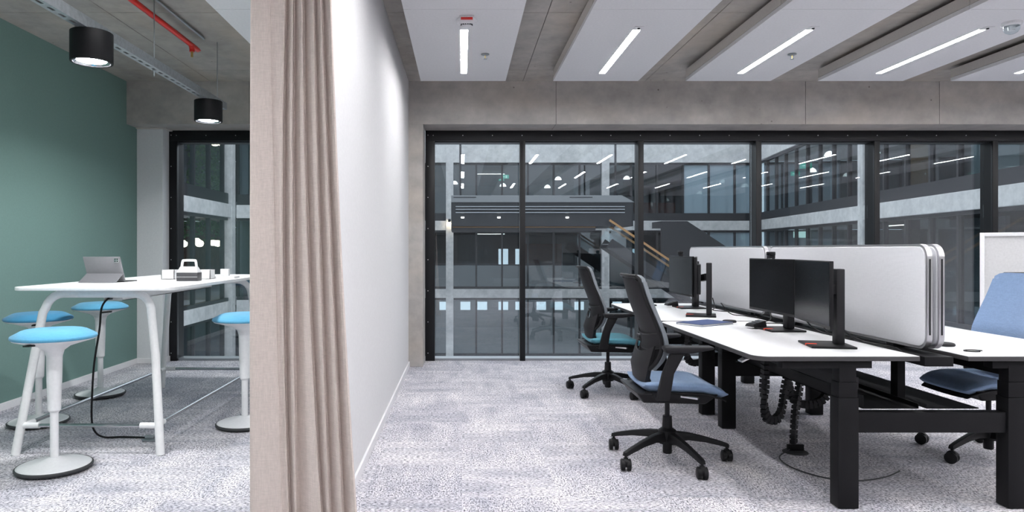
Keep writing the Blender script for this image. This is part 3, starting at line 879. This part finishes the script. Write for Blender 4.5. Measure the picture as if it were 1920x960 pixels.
# cable chains
def chain(pts, lab):
    P = bez(pts, 10)
    # resample at equal steps
    out = [P[0]]; step = .030
    for p in P[1:]:
        while (p - out[-1]).length >= step: out.append(out[-1] + (p - out[-1]).normalized() * step)
    r_ = empty('cable_chain', tuple(out[0]), label=lab, cat='cable chain', group='black cable chains under the desks')
    src = None
    for a, b in zip(out[:-1], out[1:]):
        d = (b - a)
        if src is None:
            src = MB().box(-.026, .026, -.016, .016, -.011, .011).box(-.010, .010, -.012, .012, -.018, .018).build('link', 'soft_black', r_, smooth=False); o = src
        else: o = inst(src, r_)
        o.location = (a + b) / 2 - out[0]
        o.rotation_euler = d.to_track_quat('Z', 'X').to_euler()
    return r_
chain([(1.85, 4.16, .66), (1.85, 4.17, .50), (1.85, 4.18, .33), (1.875, 4.20, .235), (1.93, 4.22, .215), (1.985, 4.25, .25), (2.02, 4.28, .36), (2.06, 4.30, .52), (2.06, 4.32, .60)], 'black cable chain hanging in a long loop under the front desk')
chain([(2.16, 4.35, .55), (2.14, 4.33, .40), (2.10, 4.30, .25), (2.08, 4.28, .12), (2.08, 4.28, .05)], 'black cable chain running straight down to the floor')
chain([(2.16, 4.52, .48), (2.17, 4.53, .36), (2.22, 4.55, .26), (2.32, 4.56, .235), (2.42, 4.57, .27), (2.47, 4.58, .36), (2.50, 4.6, .47)], 'black cable chain slung under the centre of the front bench')
chain([(1.86, 5.60, .66), (1.86, 5.60, .54), (1.85, 5.62, .42), (1.88, 5.64, .345), (1.95, 5.66, .33), (2.02, 5.68, .37), (2.05, 5.70, .48)], 'black cable chain hanging under the window desk')
fp = empty('floor_outlet', (2.09, 4.28, 0), label='round black floor outlet under the front bench', cat='socket')
MB().lathe([(0, .012), (.06, .012), (.075, .003), (.076, 0), (0, 0)], 28).build('plate', 'rubber_dark', fp)
MB().box(-.05, .05, -.012, .012, .012, .05).build('bracket', 'black_plastic', fp, bevel=.002)
cable('floor_cable', [(2.05, 4.27, .02), (1.93, 4.15, .006), (1.92, 3.95, .005), (2.02, 3.78, .005), (2.18, 3.74, .005), (2.36, 3.80, .005), (2.5, 3.9, .005)], 'thin dark cable curving over the carpet under the bench', .004, 'rubber_dark')

# ------------------------------------------------------------------ task chairs
def make_chair(name, seat_mat, back_mat, base_rot, label, back_rot=0):
    c = empty(name, (0, 0, 0), label=label, cat='chair', group='black task chairs')
    # star base
    MB().lathe([(0, .045), (.024, .045), (.027, .05), (.027, .10), (.05, .105), (.052, .185), (.030, .20), (.027, .27), (0, .27)], 28).build('hub', 'black_plastic', c)
    MB().lathe([(0, .26), (.0145, .26), (.0145, .42), (0, .42)], 20).build('gas_lift', 'soft_black', c)
    for k in range(5):
        a = base_rot + k * 2 * math.pi / 5
        ca, sa = math.cos(a), math.sin(a)
        m = MB()
        prof = [(.03, .178, .060, .058), (.12, .170, .046, .042), (.22, .148, .040, .032), (.32, .120, .036, .026), (.362, .105, .034, .022)]
        rings = []
        for r_, zt, w, h in prof:
            for (i, j) in ((-.5, -1), (.5, -1), (.36, 0), (-.36, 0)):
                rings.append((r_ * ca - i * w * sa, r_ * sa + i * w * ca, zt + j * h))
        fs = [(3, 2, 1, 0), (16, 17, 18, 19)]
        for s_ in range(4):
            for q in range(4):
                q2 = (q + 1) % 4
                fs.append((s_ * 4 + q, s_ * 4 + q2, s_ * 4 + 4 + q2, s_ * 4 + 4 + q))
        leg = m.add(rings, fs).build('leg', 'black_plastic', c, bevel=.003)
        # twin wheel caster
        yaw = a * 1.7 + k
        cx, cy = .352 * ca, .352 * sa
        ux, uy = math.cos(yaw), math.sin(yaw)
        cs = MB()
        for s_ in (-1, 1):
            p0 = Vector((cx + ux * .007 * s_, cy + uy * .007 * s_, .034)); p1 = Vector((cx + ux * .026 * s_, cy + uy * .026 * s_, .034))
            p2 = Vector((cx + ux * .030 * s_, cy + uy * .030 * s_, .034))
            cs.tube([p0, p1, p2], [.034, .034, .026], 20)
        cs.tube([(cx, cy, .03), (cx, cy, .10)], .008, 10)
        cs.tube([Vector((cx - ux * .012, cy - uy * .012, .048)), Vector((cx + ux * .012, cy + uy * .012, .048))], .028, 14)
        cs.build('caster', 'black_plastic', leg)
    # mechanism and seat
    b = empty('upper', (0, 0, 0)); bpy.data.objects.remove(b)
    MB().add([(-.19, -.18, .385), (.17, -.17, .374), (.17, .17, .374), (-.19, .18, .385), (-.24, -.225, .450), (.235, -.215, .440), (.235, .215, .440), (-.24, .225, .450)],
             [(0, 3, 2, 1), (4, 5, 6, 7), (0, 1, 5, 4), (1, 2, 6, 5), (2, 3, 7, 6), (3, 0, 4, 7)]).build('mechanism', 'black_plastic', c, bevel=.012, seg=3)
    MB().bar((.02, -.20, .43), (.10, -.255, .428), .03, .012).build('lever', 'aluminium', c, bevel=.003)
    nx, ny = 14, 12
    def seat_grid(zoff, thick):
        m = MB(); vs = []
        for layer in (0, 1):
            for i in range(nx + 1):
                u = i / nx
                x = -.19 + .478 * u
                for j in range(ny + 1):
                    v = -1 + 2 * j / ny
                    hw = .238 * (1 - .10 * (1 - u) ** 2 - .14 * max(0, u - .72) ** 2 / .0784)
                    y = v * hw
                    z = .487 + zoff
                    z += .018 * (abs(v) ** 2.5) * (1 - u * .6)
                    z -= .045 * max(0, (u - .66) / .34) ** 2
                    if layer == 1:
                        e = min(1, (1 - abs(v)) / .16, u / .10 + .05, (1 - u) / .10 + .05)
                        z -= thick * (.35 + .65 * math.sqrt(max(0, min(1, e))))
                    else:
                        e = min(1, (1 - abs(v)) / .16, u / .12 + .02, (1 - u) / .12 + .02)
                        z -= .016 * (1 - math.sqrt(max(0, min(1, e))))
                    vs.append((x, y, z))
        n1 = ny + 1; tot = (nx + 1) * n1; fs = []
        for i in range(nx):
            for j in range(ny):
                q = (i * n1 + j, i * n1 + j + 1, (i + 1) * n1 + j + 1, (i + 1) * n1 + j)
                fs.append(q); fs.append(tuple(tot + w for w in reversed(q)))
        for i in range(nx):
            for j in (0, ny):
                q = (i * n1 + j, (i + 1) * n1 + j, tot + (i + 1) * n1 + j, tot + i * n1 + j); fs.append(q)
        for j in range(ny):
            for i in (0, nx):
                q = (i * n1 + j, i * n1 + j + 1, tot + i * n1 + j + 1, tot + i * n1 + j); fs.append(q)
        return m.add(vs, fs)
    seat_grid(.010, .062).build('seat', seat_mat, c, ang=80)
    s2 = seat_grid(-.040, .022); s2.v = [(x * .985 - .004, y * .97, z) for x, y, z in s2.v]
    s2.build('seat_shell', 'black_plastic', c, ang=80)
    # backrest, profile in x-z
    prof = bez([(-.262, 1.115, .178), (-.246, 1.05, .190), (-.218, .96, .203), (-.178, .86, .214), (-.146, .77, .220), (-.138, .70, .216), (-.160, .63, .200), (-.198, .575, .175)], 4)
    nj = 14
    def sheet(off, inset, thick, lo=0, bow=.045):
        vs = []; rows_ = prof[lo:]
        for layer in (0, 1):
            for i, (x, z, hw) in enumerate(rows_):
                ed = min(1, (i + .3) / 1.6)
                for j in range(nj + 1):
                    v = -1 + 2 * j / nj
                    y = v * (hw - inset) * (1 - .10 * (1 - ed) * 0)
                    e = bow * (abs(v) ** 2.2)
                    zz = z - (.022 * max(0, abs(v) - .75) ** 2 / .0625 if i < 2 else 0) - (inset if i == 0 else 0)
                    vs.append((x + off + e + (thick if layer else 0), y, zz))
        n1 = nj + 1; nr = len(rows_); tot = nr * n1; fs = []
        for i in range(nr - 1):
            for j in range(nj):
                q = (i * n1 + j, i * n1 + j + 1, (i + 1) * n1 + j + 1, (i + 1) * n1 + j)
                fs.append(q); fs.append(tuple(tot + w for w in reversed(q)))
            for j in (0, nj): fs.append((i * n1 + j, (i + 1) * n1 + j, tot + (i + 1) * n1 + j, tot + i * n1 + j))
        for j in range(nj):
            for i in (0, nr - 1): fs.append((i * n1 + j, i * n1 + j + 1, tot + i * n1 + j + 1, tot + i * n1 + j))
        return MB().add(vs, fs)
    sheet(0, .012, .006).build('back_shell', 'shell_grey', c, ang=60)
    sheet(.012, -.008, .022).build('back_cushion', back_mat, c, ang=50, bevel=0)
    # frame round the shell
    edge = []
    bow = .045
    sidepts = lambda s_: [(x - .002 + bow, s_ * (hw - .006), z) for x, z, hw in prof]
    top = [(prof[0][0] - .004 + bow * abs(v) ** 2.2, v * prof[0][2], prof[0][1] + .004 * (1 - abs(v))) for v in (-.9, -.6, -.3, 0, .3, .6, .9)]
    MB().tube(list(reversed(sidepts(-1)))[:-1] + top + sidepts(1)[1:], .0115, 8).build('back_frame', 'black_plastic', c)
    bl = prof[-1]
    # lower yoke: a curved band that carries the back to the mechanism
    yk = MB(); ys_ = []
    for j in range(nj + 1):
        v = -1 + 2 * j / nj
        w0 = bl[2]
        e = .045 * abs(v) ** 2.2
        ys_.append([(bl[0] + .02 + e, v * w0 * 1.08, bl[1] + .09 + .05 * abs(v) ** 2), (bl[0] - .012 + e, v * w0, bl[1] + .01), (bl[0] + .0 + e * .6, v * w0 * .78, bl[1] - .07), (-.12, v * .12, .425),
                    (-.10, v * .11, .44), (bl[0] + .03 + e * .6, v * w0 * .76, bl[1] - .055), (bl[0] + .012 + e, v * w0 * .97, bl[1] + .015), (bl[0] + .03 + e, v * w0 * 1.06, bl[1] + .09 + .05 * abs(v) ** 2)])
    vs = [p for r_ in ys_ for p in r_]; fs = []
    for j in range(nj):
        for i in range(8):
            i2 = (i + 1) % 8
            fs.append((j * 8 + i, j * 8 + i2, j * 8 + 8 + i2, j * 8 + 8 + i))
    fs += [tuple(range(8)), tuple(nj * 8 + i for i in reversed(range(8)))]
    yk.add(vs, fs).build('yoke', 'soft_black', c, ang=50)
    for z_, off in ((.80, .0), (.70, .0)):
        pr = min(prof, key=lambda p: abs(p[1] - z_))
        pts = [(pr[0] - .003 + .045 * abs(v) ** 2.2, v * pr[2] * .93, pr[1] - .025 * (1 - v * v)) for v in [i / 5 - 1 for i in range(11)]]
        MB().tube(pts, .005, 6).build('lumbar_seam', 'black_plastic', c)
    # armrests
    for s_ in (-1, 1):
        y = s_ * .285
        am = MB()
        am.add([(-.150, y - .016, .425), (-.075, y - .016, .425), (-.075, y + .016, .425), (-.150, y + .016, .425),
                (-.115, y - .015, .575), (-.050, y - .015, .575), (-.050, y + .015, .575), (-.115, y + .015, .575),
                (-.070, y - .015, .690), (.012, y - .015, .690), (.012, y + .015, .690), (-.070, y + .015, .690)],
               [(0, 3, 2, 1), (8, 9, 10, 11)] + [(a + i, a + (i + 1) % 4, a + 4 + (i + 1) % 4, a + 4 + i) for a in (0, 4) for i in range(4)])
        am.box(-.15, -.06, y - s_ * .10 - .05, y - s_ * .05 + .05, .425, .452)
        a_ = am.build('armrest', 'black_plastic', c, bevel=.006)
        MB().add([(-.095, y - .030, .690), (.045, y - .030, .690), (.045, y + .030, .690), (-.095, y + .030, .690),
                  (-.105, y - .042, .728), (.165, y - .042, .728), (.165, y + .042, .728), (-.105, y + .042, .728),
                  (-.105, y - .042, .710), (.165, y - .042, .712), (.165, y + .042, .712), (-.105, y + .042, .710)],
                 [(0, 3, 2, 1), (4, 5, 6, 7)] + [(a + i, a + (i + 1) % 4, b2 + (i + 1) % 4, b2 + i) for a, b2 in ((0, 8), (8, 4)) for i in range(4)]).build('arm_pad', 'soft_black', a_, bevel=.008, seg=3)
    return c
ch1 = make_chair('task_chair', 'seat_blue', 'edge_grey', R(-3), 'black task chair with light blue seat, nearest chair at the front desk')
ch1.location = (1.238, 4.115, 0)
ch2 = make_chair('task_chair', 'seat_teal', 'edge_grey', R(6), 'black task chair with teal seat near the window')
ch2.location = (1.30, 6.08, 0); ch2.rotation_euler.z = R(2)
ch3 = make_chair('task_chair', 'seat_blue', 'back_blue', R(23), 'task chair with blue fabric back at the right edge')
ch3.location = (3.24, 4.2, 0); ch3.rotation_euler.z = R(180)

# ------------------------------------------------------------------ grey partition at the right
gp = empty('screen_partition', (4.78, 6.30, 0), rz=R(-38), label='light grey framed freestanding partition behind the right chair', cat='partition')
MB().box(.03, 1.55, -.015, .015, .08, 1.39).build('panel', 'partition_grey', gp, bevel=.003)
for x in (0, 1.55): MB().box(x, x + .035, -.03, .03, .05, 1.425).build('post', 'white_paint', gp, bevel=.004)
MB().box(.035, 1.55, -.03, .03, 1.39, 1.425).build('top_rail', 'white_paint', gp, bevel=.003)
MB().box(.035, 1.55, -.022, .022, .05, .08).build('bottom_rail', 'white_paint', gp, bevel=.003)
for x in (.10, 1.45): MB().box(x, x + .05, -.22, .22, .0, .05).build('foot', 'white_paint', gp, bevel=.006)

# ================================================================== ATRIUM AND THE WINGS ACROSS IT
BEAMS = [(-4.78, -4.28), (-1.25, -.78), (2.27, 2.77), (5.79, 7.6)]
LBEAMS = [(-4.6, -4.13), (-1.06, -.61), (2.44, 2.93), (5.95, 7.6)]
def facade(name, label, origin, ang, length, beams, cols, depth, bay=1.35, rear=True, blind=(), skip_rear=(), walls=(), clear=(), inner=None, ends=True):
    """local x runs along the facade, local y goes into the building"""
    f = empty(name, (origin[0], origin[1], 0), rz=ang, label=label, cat='building')
    nb_ = int(length / bay)
    inner = inner or length
    for (z0, z1) in beams:
        MB().box(0, length, 0, .42, z0, z1).build('floor_beam', 'facade_concrete', f, bevel=.02, smooth=False)
    for x in cols:
        MB().box(x - .195, x + .195, -.03, .40, beams[0][0], beams[-1][1]).build('column', 'facade_concrete', f, bevel=.015, smooth=False)
    mull = None
    for i in range(len(beams) - 1):
        z0, z1 = beams[i][1], beams[i + 1][0]
        MB().box(0, length, .10, .30, z0, z0 + .40 if i == 2 else z0 + .12).build('spandrel', 'facade_black', f, smooth=False)
        MB().box(0, length, .12, .26, z1 - .10, z1).build('head_rail', 'facade_black', f, smooth=False)
        for k in range(nb_ + 1):
            x = k * bay
            MB().box(x - .045, x + .045, .12, .26, z0 + .12, z1 - .10).build('mullion', 'facade_black', f, smooth=False)
            if k < nb_:
                p = MB().box(x + .04, x + bay - .04, .19, .20, z0 + .12, z1 - .09).build('window_pane', 'glass_clear' if (i, k) in blind or i in clear else 'glass_facade', f, smooth=False)
                if (i, k) in blind:
                    MB().box(x + .05, x + bay - .05, .23, .24, z0 + .40, z1 - .10).build('roller_blind', 'blind_blue', p, smooth=False)
        # room behind
        MB().box(0, inner, .42, depth, z0 - .30, z0 - .002).build('room_floor', 'interior_floor', f, smooth=False)
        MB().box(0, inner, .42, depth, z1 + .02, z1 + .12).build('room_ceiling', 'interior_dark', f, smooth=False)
        h0 = z0 + (1.0 if i == 1 else 1.25); h1 = z0 + (2.1 if i == 1 else 1.85)
        if rear:
            m = MB()
            m.box(0, inner, depth, depth + .2, z0, h0).box(0, inner, depth, depth + .2, h1, z1 + .1)
            nw = int(inner / 2.7)
            for q in range(nw + 1):
                x = q * 2.7
                if i == 2 or (i == 1 and q % 3): m.box(x, min(x + 2.7, inner), depth, depth + .2, h0, h1)
                else: m.box(x - .3, x + .5, depth, depth + .2, h0, h1).box(x + 1.2, x + 1.7, depth, depth + .2, h0, h1)
            m.build('rear_wall', 'interior_grey', f, smooth=False)
        for xw in (0, inner):
            MB().box(xw - .05, xw + .05, .42, depth, z0, z1).build('end_wall', 'interior_grey', f, smooth=False)
        MB().box(length * .32, length * .32 + 1.6, depth * .35, depth * .35 + .06, z1 - .10, z1 - .07).build('led_line', 'facade_led', f)
    for (i, xa, xb, y, zt, mat) in walls:
        z0 = beams[i][1]
        MB().box(xa, xb, y, y + .12, z0, z0 + zt).build('partition', mat, f, smooth=False)
    return f

XB0 = -6.0; YB = 35.5
cb = [XB0 + 0.2, -.635 - XB0, 7.475 - XB0, 15.4 - XB0]
blind = {(2, k) for k in (13, 14, 15)} | {(1, k) for k in (13, 14, 15)}
facade('far_wing', 'concrete framed office wing directly across the atrium', (XB0, YB), 0, 21.6, BEAMS, [5.365, 13.475, 21.4], 13,
       blind=blind, walls=((2, 12.2, 14.9, 2.2, 2.4, 'interior_grey'), (1, 5.8, 7.8, 4.0, 2.9, 'interior_grey'), (1, 9.8, 12.0, 5.5, 2.4, 'red_brown'), (1, 14.2, 15.6, 3.5, 3.0, 'blind_blue'), (0, 16.5, 20, 5, 3, 'interior_grey'),
                            (2, 14.95, 17.6, 1.6, 1.05, 'red_brown')))
ua = math.atan2(9 - 35.3, 11.67 - 15.2)
facade('right_wing', 'concrete framed wing with slanting beam lines right of the atrium', (15.2, 35.3), ua, 26.5, BEAMS, [12.17], 7,
       walls=((2, 3.0, 3.8, 2.5, 3.0, 'blind_blue'), (2, 16.2, 18.2, 1.2, 3.0, 'partition_grey'), (1, 0, 7, 1.5, 3.0, 'partition_grey'), (2, 9.0, 10.5, 3.0, 2.6, 'wood_orange'), (1, 13.0, 16.0, 2.2, 3.0, 'interior_grey'), (1, 17.5, 20.5, 2.0, 2.2, 'partition_grey')))
facade('left_wing', 'concrete framed wing with warm lit windows left of the atrium', (-8.45, 8.4), R(90), 17.0, LBEAMS, [16.8], 7, clear=(1, 2), inner=28,
       walls=((1, 6, 28, 4.2, 3.0, 'brick_brown'), (2, 2, 14.0, .9, 2.9, 'blind_blue'), (2, 14, 28, 4.5, 3.0, 'interior_dark')))
facade('left_wing_return', 'narrow concrete facade return beside the left wing corner', (-8.40, 25.4), 0, 3.4, LBEAMS, [3.2], 1.5, rear=True)

def px_pt(px, py, Y): return ((px - 866) * Y / 1280, Y, EYE + (468 - py) * Y / 1280)
# dome pendants in the wings; some lamps and signs stand in for office reflections
pend = None
for (x, y, z, lab) in ((-.45, 42, 5.30, 'white dome pendant beside the concrete column of the far wing'),
                       (2.53, 42, 5.16, 'white dome pendant below the far green exit sign'),
                       (5.78, 41, 5.46, 'largest white dome pendant of the far wing'),
                       (5.45, 43.5, 5.20, 'white dome pendant right behind the largest one'),
                       (8.2, 44, 5.35, 'white dome pendant left of the second far column'),
                       (9.9, 41, 5.50, 'white dome pendant right of the second far column'),
                       (15.9, 42, 5.15, 'white dome pendant behind the pale blinds')):
    pass_first = pend is None
    if pass_first:
        pend = empty('pendant_lamp', (x, y, z), label=lab, cat='pendant lamp', group='dome pendants across the atrium')
        MB().lathe([(.0, .20), (.06, .195), (.15, .13), (.20, .03), (.205, 0), (.195, 0), (.0, .02)], 24).build('dome', 'pendant_glow', pend)
        MB().tube([(0, 0, .19), (0, 0, .55)], .01, 6).build('cord', 'facade_black', pend)
        o = pend
    else:
        o = copy_tree(pend); o.location = (x, y, z); o['label'] = lab
def on_right(t, off, z):
    u = Vector((math.cos(ua), math.sin(ua))); n = Vector((-u.y, u.x))
    p = Vector((15.2, 35.3)) + u * t + n * off
    return (p.x, p.y, z)
for (t_, off, z, lab) in ((3.2, 1.6, 4.9, 'dome pendant deepest in the right wing'), (5.5, 1.5, 5.35, 'second deepest dome pendant in the right wing'),
                          (9.0, 1.8, 4.95, 'dome pendant left of the right wing column'), (13.8, 1.6, 4.85, 'dome pendant just right of the right wing column'),
                          (15.0, 1.2, 4.55, 'low dome pendant right of the right wing column'), (17.2, 2.0, 4.75, 'nearest dome pendant in the right wing'),
                          (19.5, 1.3, 2.02, 'dome pendant under the concrete beam of the right wing')):
    o = copy_tree(pend); o.location = on_right(t_, off, z); o['label'] = lab
# globe pendants of the left wing
gp0 = None
for (x, y, z, lab) in ((-9.8, 25.5, 1.49, 'middle warm globe pendant in the left wing'), (-9.8, 24.0, 1.47, 'warm globe pendant closest to the booth window frame'), (-9.8, 27.4, 1.51, 'rightmost warm globe pendant of the left wing row'),
                       (-10.6, 27.3, 1.60, 'small warm globe pendant just left of the middle one'), (-10.6, 29.1, 1.55, 'small warm globe pendant just left of the rightmost one'), (-9.4, 26.0, 5.33, 'warm globe pendant on the upper floor of the left wing'), (-9.5, 27.0, 5.48, 'second warm globe pendant on the upper floor of the left wing')):
    if gp0 is None:
        gp0 = empty('globe_lamp', (x, y, z), label=lab, cat='pendant lamp', group='warm globe lamps of the left wing')
        MB().lathe([(0, .13), (.07, .125), (.13, .08), (.15, .02), (.14, -.05), (.09, -.1), (0, -.12)], 20).build('globe', 'warm_glow', gp0, ang=80)
        MB().tube([(0, 0, .12), (0, 0, .95)], .008, 6).build('cord', 'facade_black', gp0)
    else:
        o = copy_tree(gp0); o.location = (x, y, z); o['label'] = lab
# hanging plants in the left wing
leafv = MB()
for k in range(900):
    y = random.uniform(21.0, 28.0); x = -9.35 + random.uniform(-.25, .25)
    z = 2.35 - abs(random.gauss(0, .28))
    a = Vector((x, y, z)); d = Vector((random.uniform(-1, 1), random.uniform(-1, 1), random.uniform(-1, .2))).normalized() * random.uniform(.08, .16)
    n_ = d.orthogonal().normalized() * .04
    leafv.add([a, a + d * .5 + n_, a + d, a + d * .5 - n_], [(0, 1, 2, 3)])
o = leafv.build('hanging_plants', 'leaf', smooth=False); tag(o, 'green leaves hanging under the beam in the left wing', 'plant', kind='stuff')
leafv = MB()
for k in range(1400):
    y = random.uniform(26.0, 29.5); x = -10.4 + random.uniform(-.12, .12); z = random.uniform(3.2, 5.6)
    a = Vector((x, y, z)); d = Vector((random.uniform(-.3, 1), random.uniform(-1, 1), random.uniform(-1, .5))).normalized() * random.uniform(.1, .2)
    n_ = d.orthogonal().normalized() * .05
    leafv.add([a, a + d * .5 + n_, a + d, a + d * .5 - n_], [(0, 1, 2, 3)])
o = leafv.build('plant_wall', 'leaf', smooth=False); tag(o, 'green plant wall on the upper floor of the left wing', 'plant', kind='stuff')
sh = empty('wall_shelf', (-11.6, 33.0, -.4), label='white open shelf unit inside the left wing', cat='shelf')
for x in (0, .5): MB().box(x - .02, x + .02, -.1, .1, 0, 1.9).build('upright', 'white_paint', sh)
for z in (.1, .5, .9, 1.3, 1.7): MB().box(-.02, .52, -.12, .12, z, z + .03).build('shelf_board', 'white_paint', sh)

# exit signs
def exit_sign(p, w, rz, lab, glow='sign_green_glow'):
    e = empty('exit_sign', p, rz=rz, label=lab, cat='exit sign', group='green exit signs across the atrium')
    MB().box(-w / 2, w / 2, 0, .06, -w / 4, w / 4).build('box', glow, e)
    MB().box(w * .06, w * .24, -.012, -.004, -w * .17, w * .17).build('door_mark', 'sign_glow', e)
    MB().box(-w * .30, -w * .05, -.012, -.004, -w * .04, w * .05).build('arrow_mark', 'sign_glow', e)
    MB().tube([(0, .03, w / 4), (0, .03, w / 4 + .35)], .012, 6).build('hanger', 'facade_black', e)
exit_sign((2.60, 41.0, 6.25 - .15 - .45), .45, 0, 'green exit sign hanging above the pendants of the far wing')
exit_sign((2.55, 44.0, 5.05 + .75), .35, 0, 'smaller green exit sign deeper in the far wing')
exit_sign(on_right(3.6, 1.2, 5.15), .5, R(-20), 'green exit sign in the right wing upper floor')
exit_sign(on_right(1.6, 1.4, 5.0), .4, R(-20), 'smaller green exit sign deep in the right wing')
exit_sign(on_right(2.9, 1.2, 1.98), .6, R(-20), 'bright exit sign below the beam of the right wing', 'sign_glow')
exit_sign(on_right(19.8, 1.0, 5.3), .45, R(-30), 'green exit sign near the right window edge')

# black gallery and stair standing in the atrium
YS = 30.0
gl = empty('gallery', (-.47, YS, 2.05), label='dark hanging gallery with grey fascia spanning the atrium', cat='gallery')
MB().box(0, 8.0, 0, 3.5, .25, 1.55).build('body', 'facade_black', gl, smooth=False)
MB().add([(0, -.05, 1.60), (7.5, -.05, 1.60), (8.05, -.05, 1.30), (0, -.05, 1.30), (0, 0, 1.60), (7.5, 0, 1.60), (8.05, 0, 1.30), (0, 0, 1.30)],
         [(0, 1, 2, 3), (7, 6, 5, 4), (0, 4, 5, 1), (1, 5, 6, 2), (2, 6, 7, 3), (3, 7, 4, 0)]).build('fascia', 'interior_grey', gl, smooth=False)
for i, x in enumerate((.1, 5.2)): MB().box(x, x + 1.0, -.07, -.051, 1.50, 1.53).build('vent_slot', 'facade_black', gl)
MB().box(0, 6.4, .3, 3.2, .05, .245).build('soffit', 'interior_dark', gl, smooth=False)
MB().box(.05, 6.4, .25, .29, .20, .235).build('soffit_edge', 'wood_orange', gl, smooth=False)
for i, zz in enumerate((1.10, .98, .84)):
    MB().tube([(.2, -.12, zz), (7.6, -.12, zz)], .022, 8).build('pipe', 'steel_grey', gl)
for x in (.5, 2.1, 5.1):
    MB().lathe([(0, 0), (.07, 0), (.07, .06), (0, .06)], 14, (x, -.02, .60)).build('downlight', 'pendant_glow', gl)
for x in (.4, 7.6): MB().tube([(x, 1.7, 1.55), (x, 1.7, 5.6)], .05, 8).build('hanger', 'facade_black', gl)
stair = empty('atrium_stair', (6.4, YS - .4, 0), label='black stair with wooden handrail descending to the right', cat='stair')
A = Vector((0, 0, 1.55)); B = Vector((6.2, 0, -2.6))
dirv = (B - A).normalized()
for y in (0, 1.5):
    MB().bar(A + Vector((0, y, 0)), B + Vector((0, y, 0)), .08, .45).build('stringer', 'facade_black', stair)
    rail = MB().bar(A + Vector((0, y, 1.0)), B + Vector((0, y, 1.0)), .07, .09).build('handrail', 'wood_orange', stair)
    MB().bar(A + Vector((.1, y, .52)), B + Vector((-.1, y, .52)), .015, .70).build('balustrade_glass', 'glass_clear', stair)
n_st = 24
for k in range(n_st):
    p = A + (B - A) * ((k + .5) / n_st)
    MB().box(p.x - .15, p.x + .15, .04, 1.46, p.z + .02, p.z + .06).build('tread', 'interior_grey', stair)
st2 = empty('upper_stair', (9.3, YS + 1.8, 0), label='black diagonal stair flight under the far concrete beam', cat='stair')
MB().prism([(0, 2.6), (1.2, 2.6), (4.4, .5), (4.4, -1.6), (2.0, -1.6), (0, -.2)], 'y', 0, .15).build('side_panel', 'facade_black', st2, smooth=False)
MB().prism([(0, 2.6), (1.2, 2.6), (4.4, .5), (4.4, .2), (1.1, 2.3), (0, 2.3)], 'y', .16, 1.6).build('flight', 'facade_black', st2, smooth=False)
o = MB().box(-12, 18, 8.3, 36, -8.7, -8.4).build('ground', 'interior_floor', smooth=False); tag(o, 'grey floor of the atrium', kind='structure')  # out of view, added for its effect on the light
# wall lamp on the far column
wl = empty('wall_lamp', (-.635, YB - .18, 2.75), label='small warm wall lamp shining down the far concrete column', cat='wall lamp')
MB().lathe([(0, .10), (.07, .10), (.07, -.06), (.0, -.06)], 16).build('body', 'facade_black', wl)
MB().lathe([(0, -.065), (.055, -.065), (.055, -.10), (0, -.10)], 16).build('lamp', 'lamp_glow', wl)
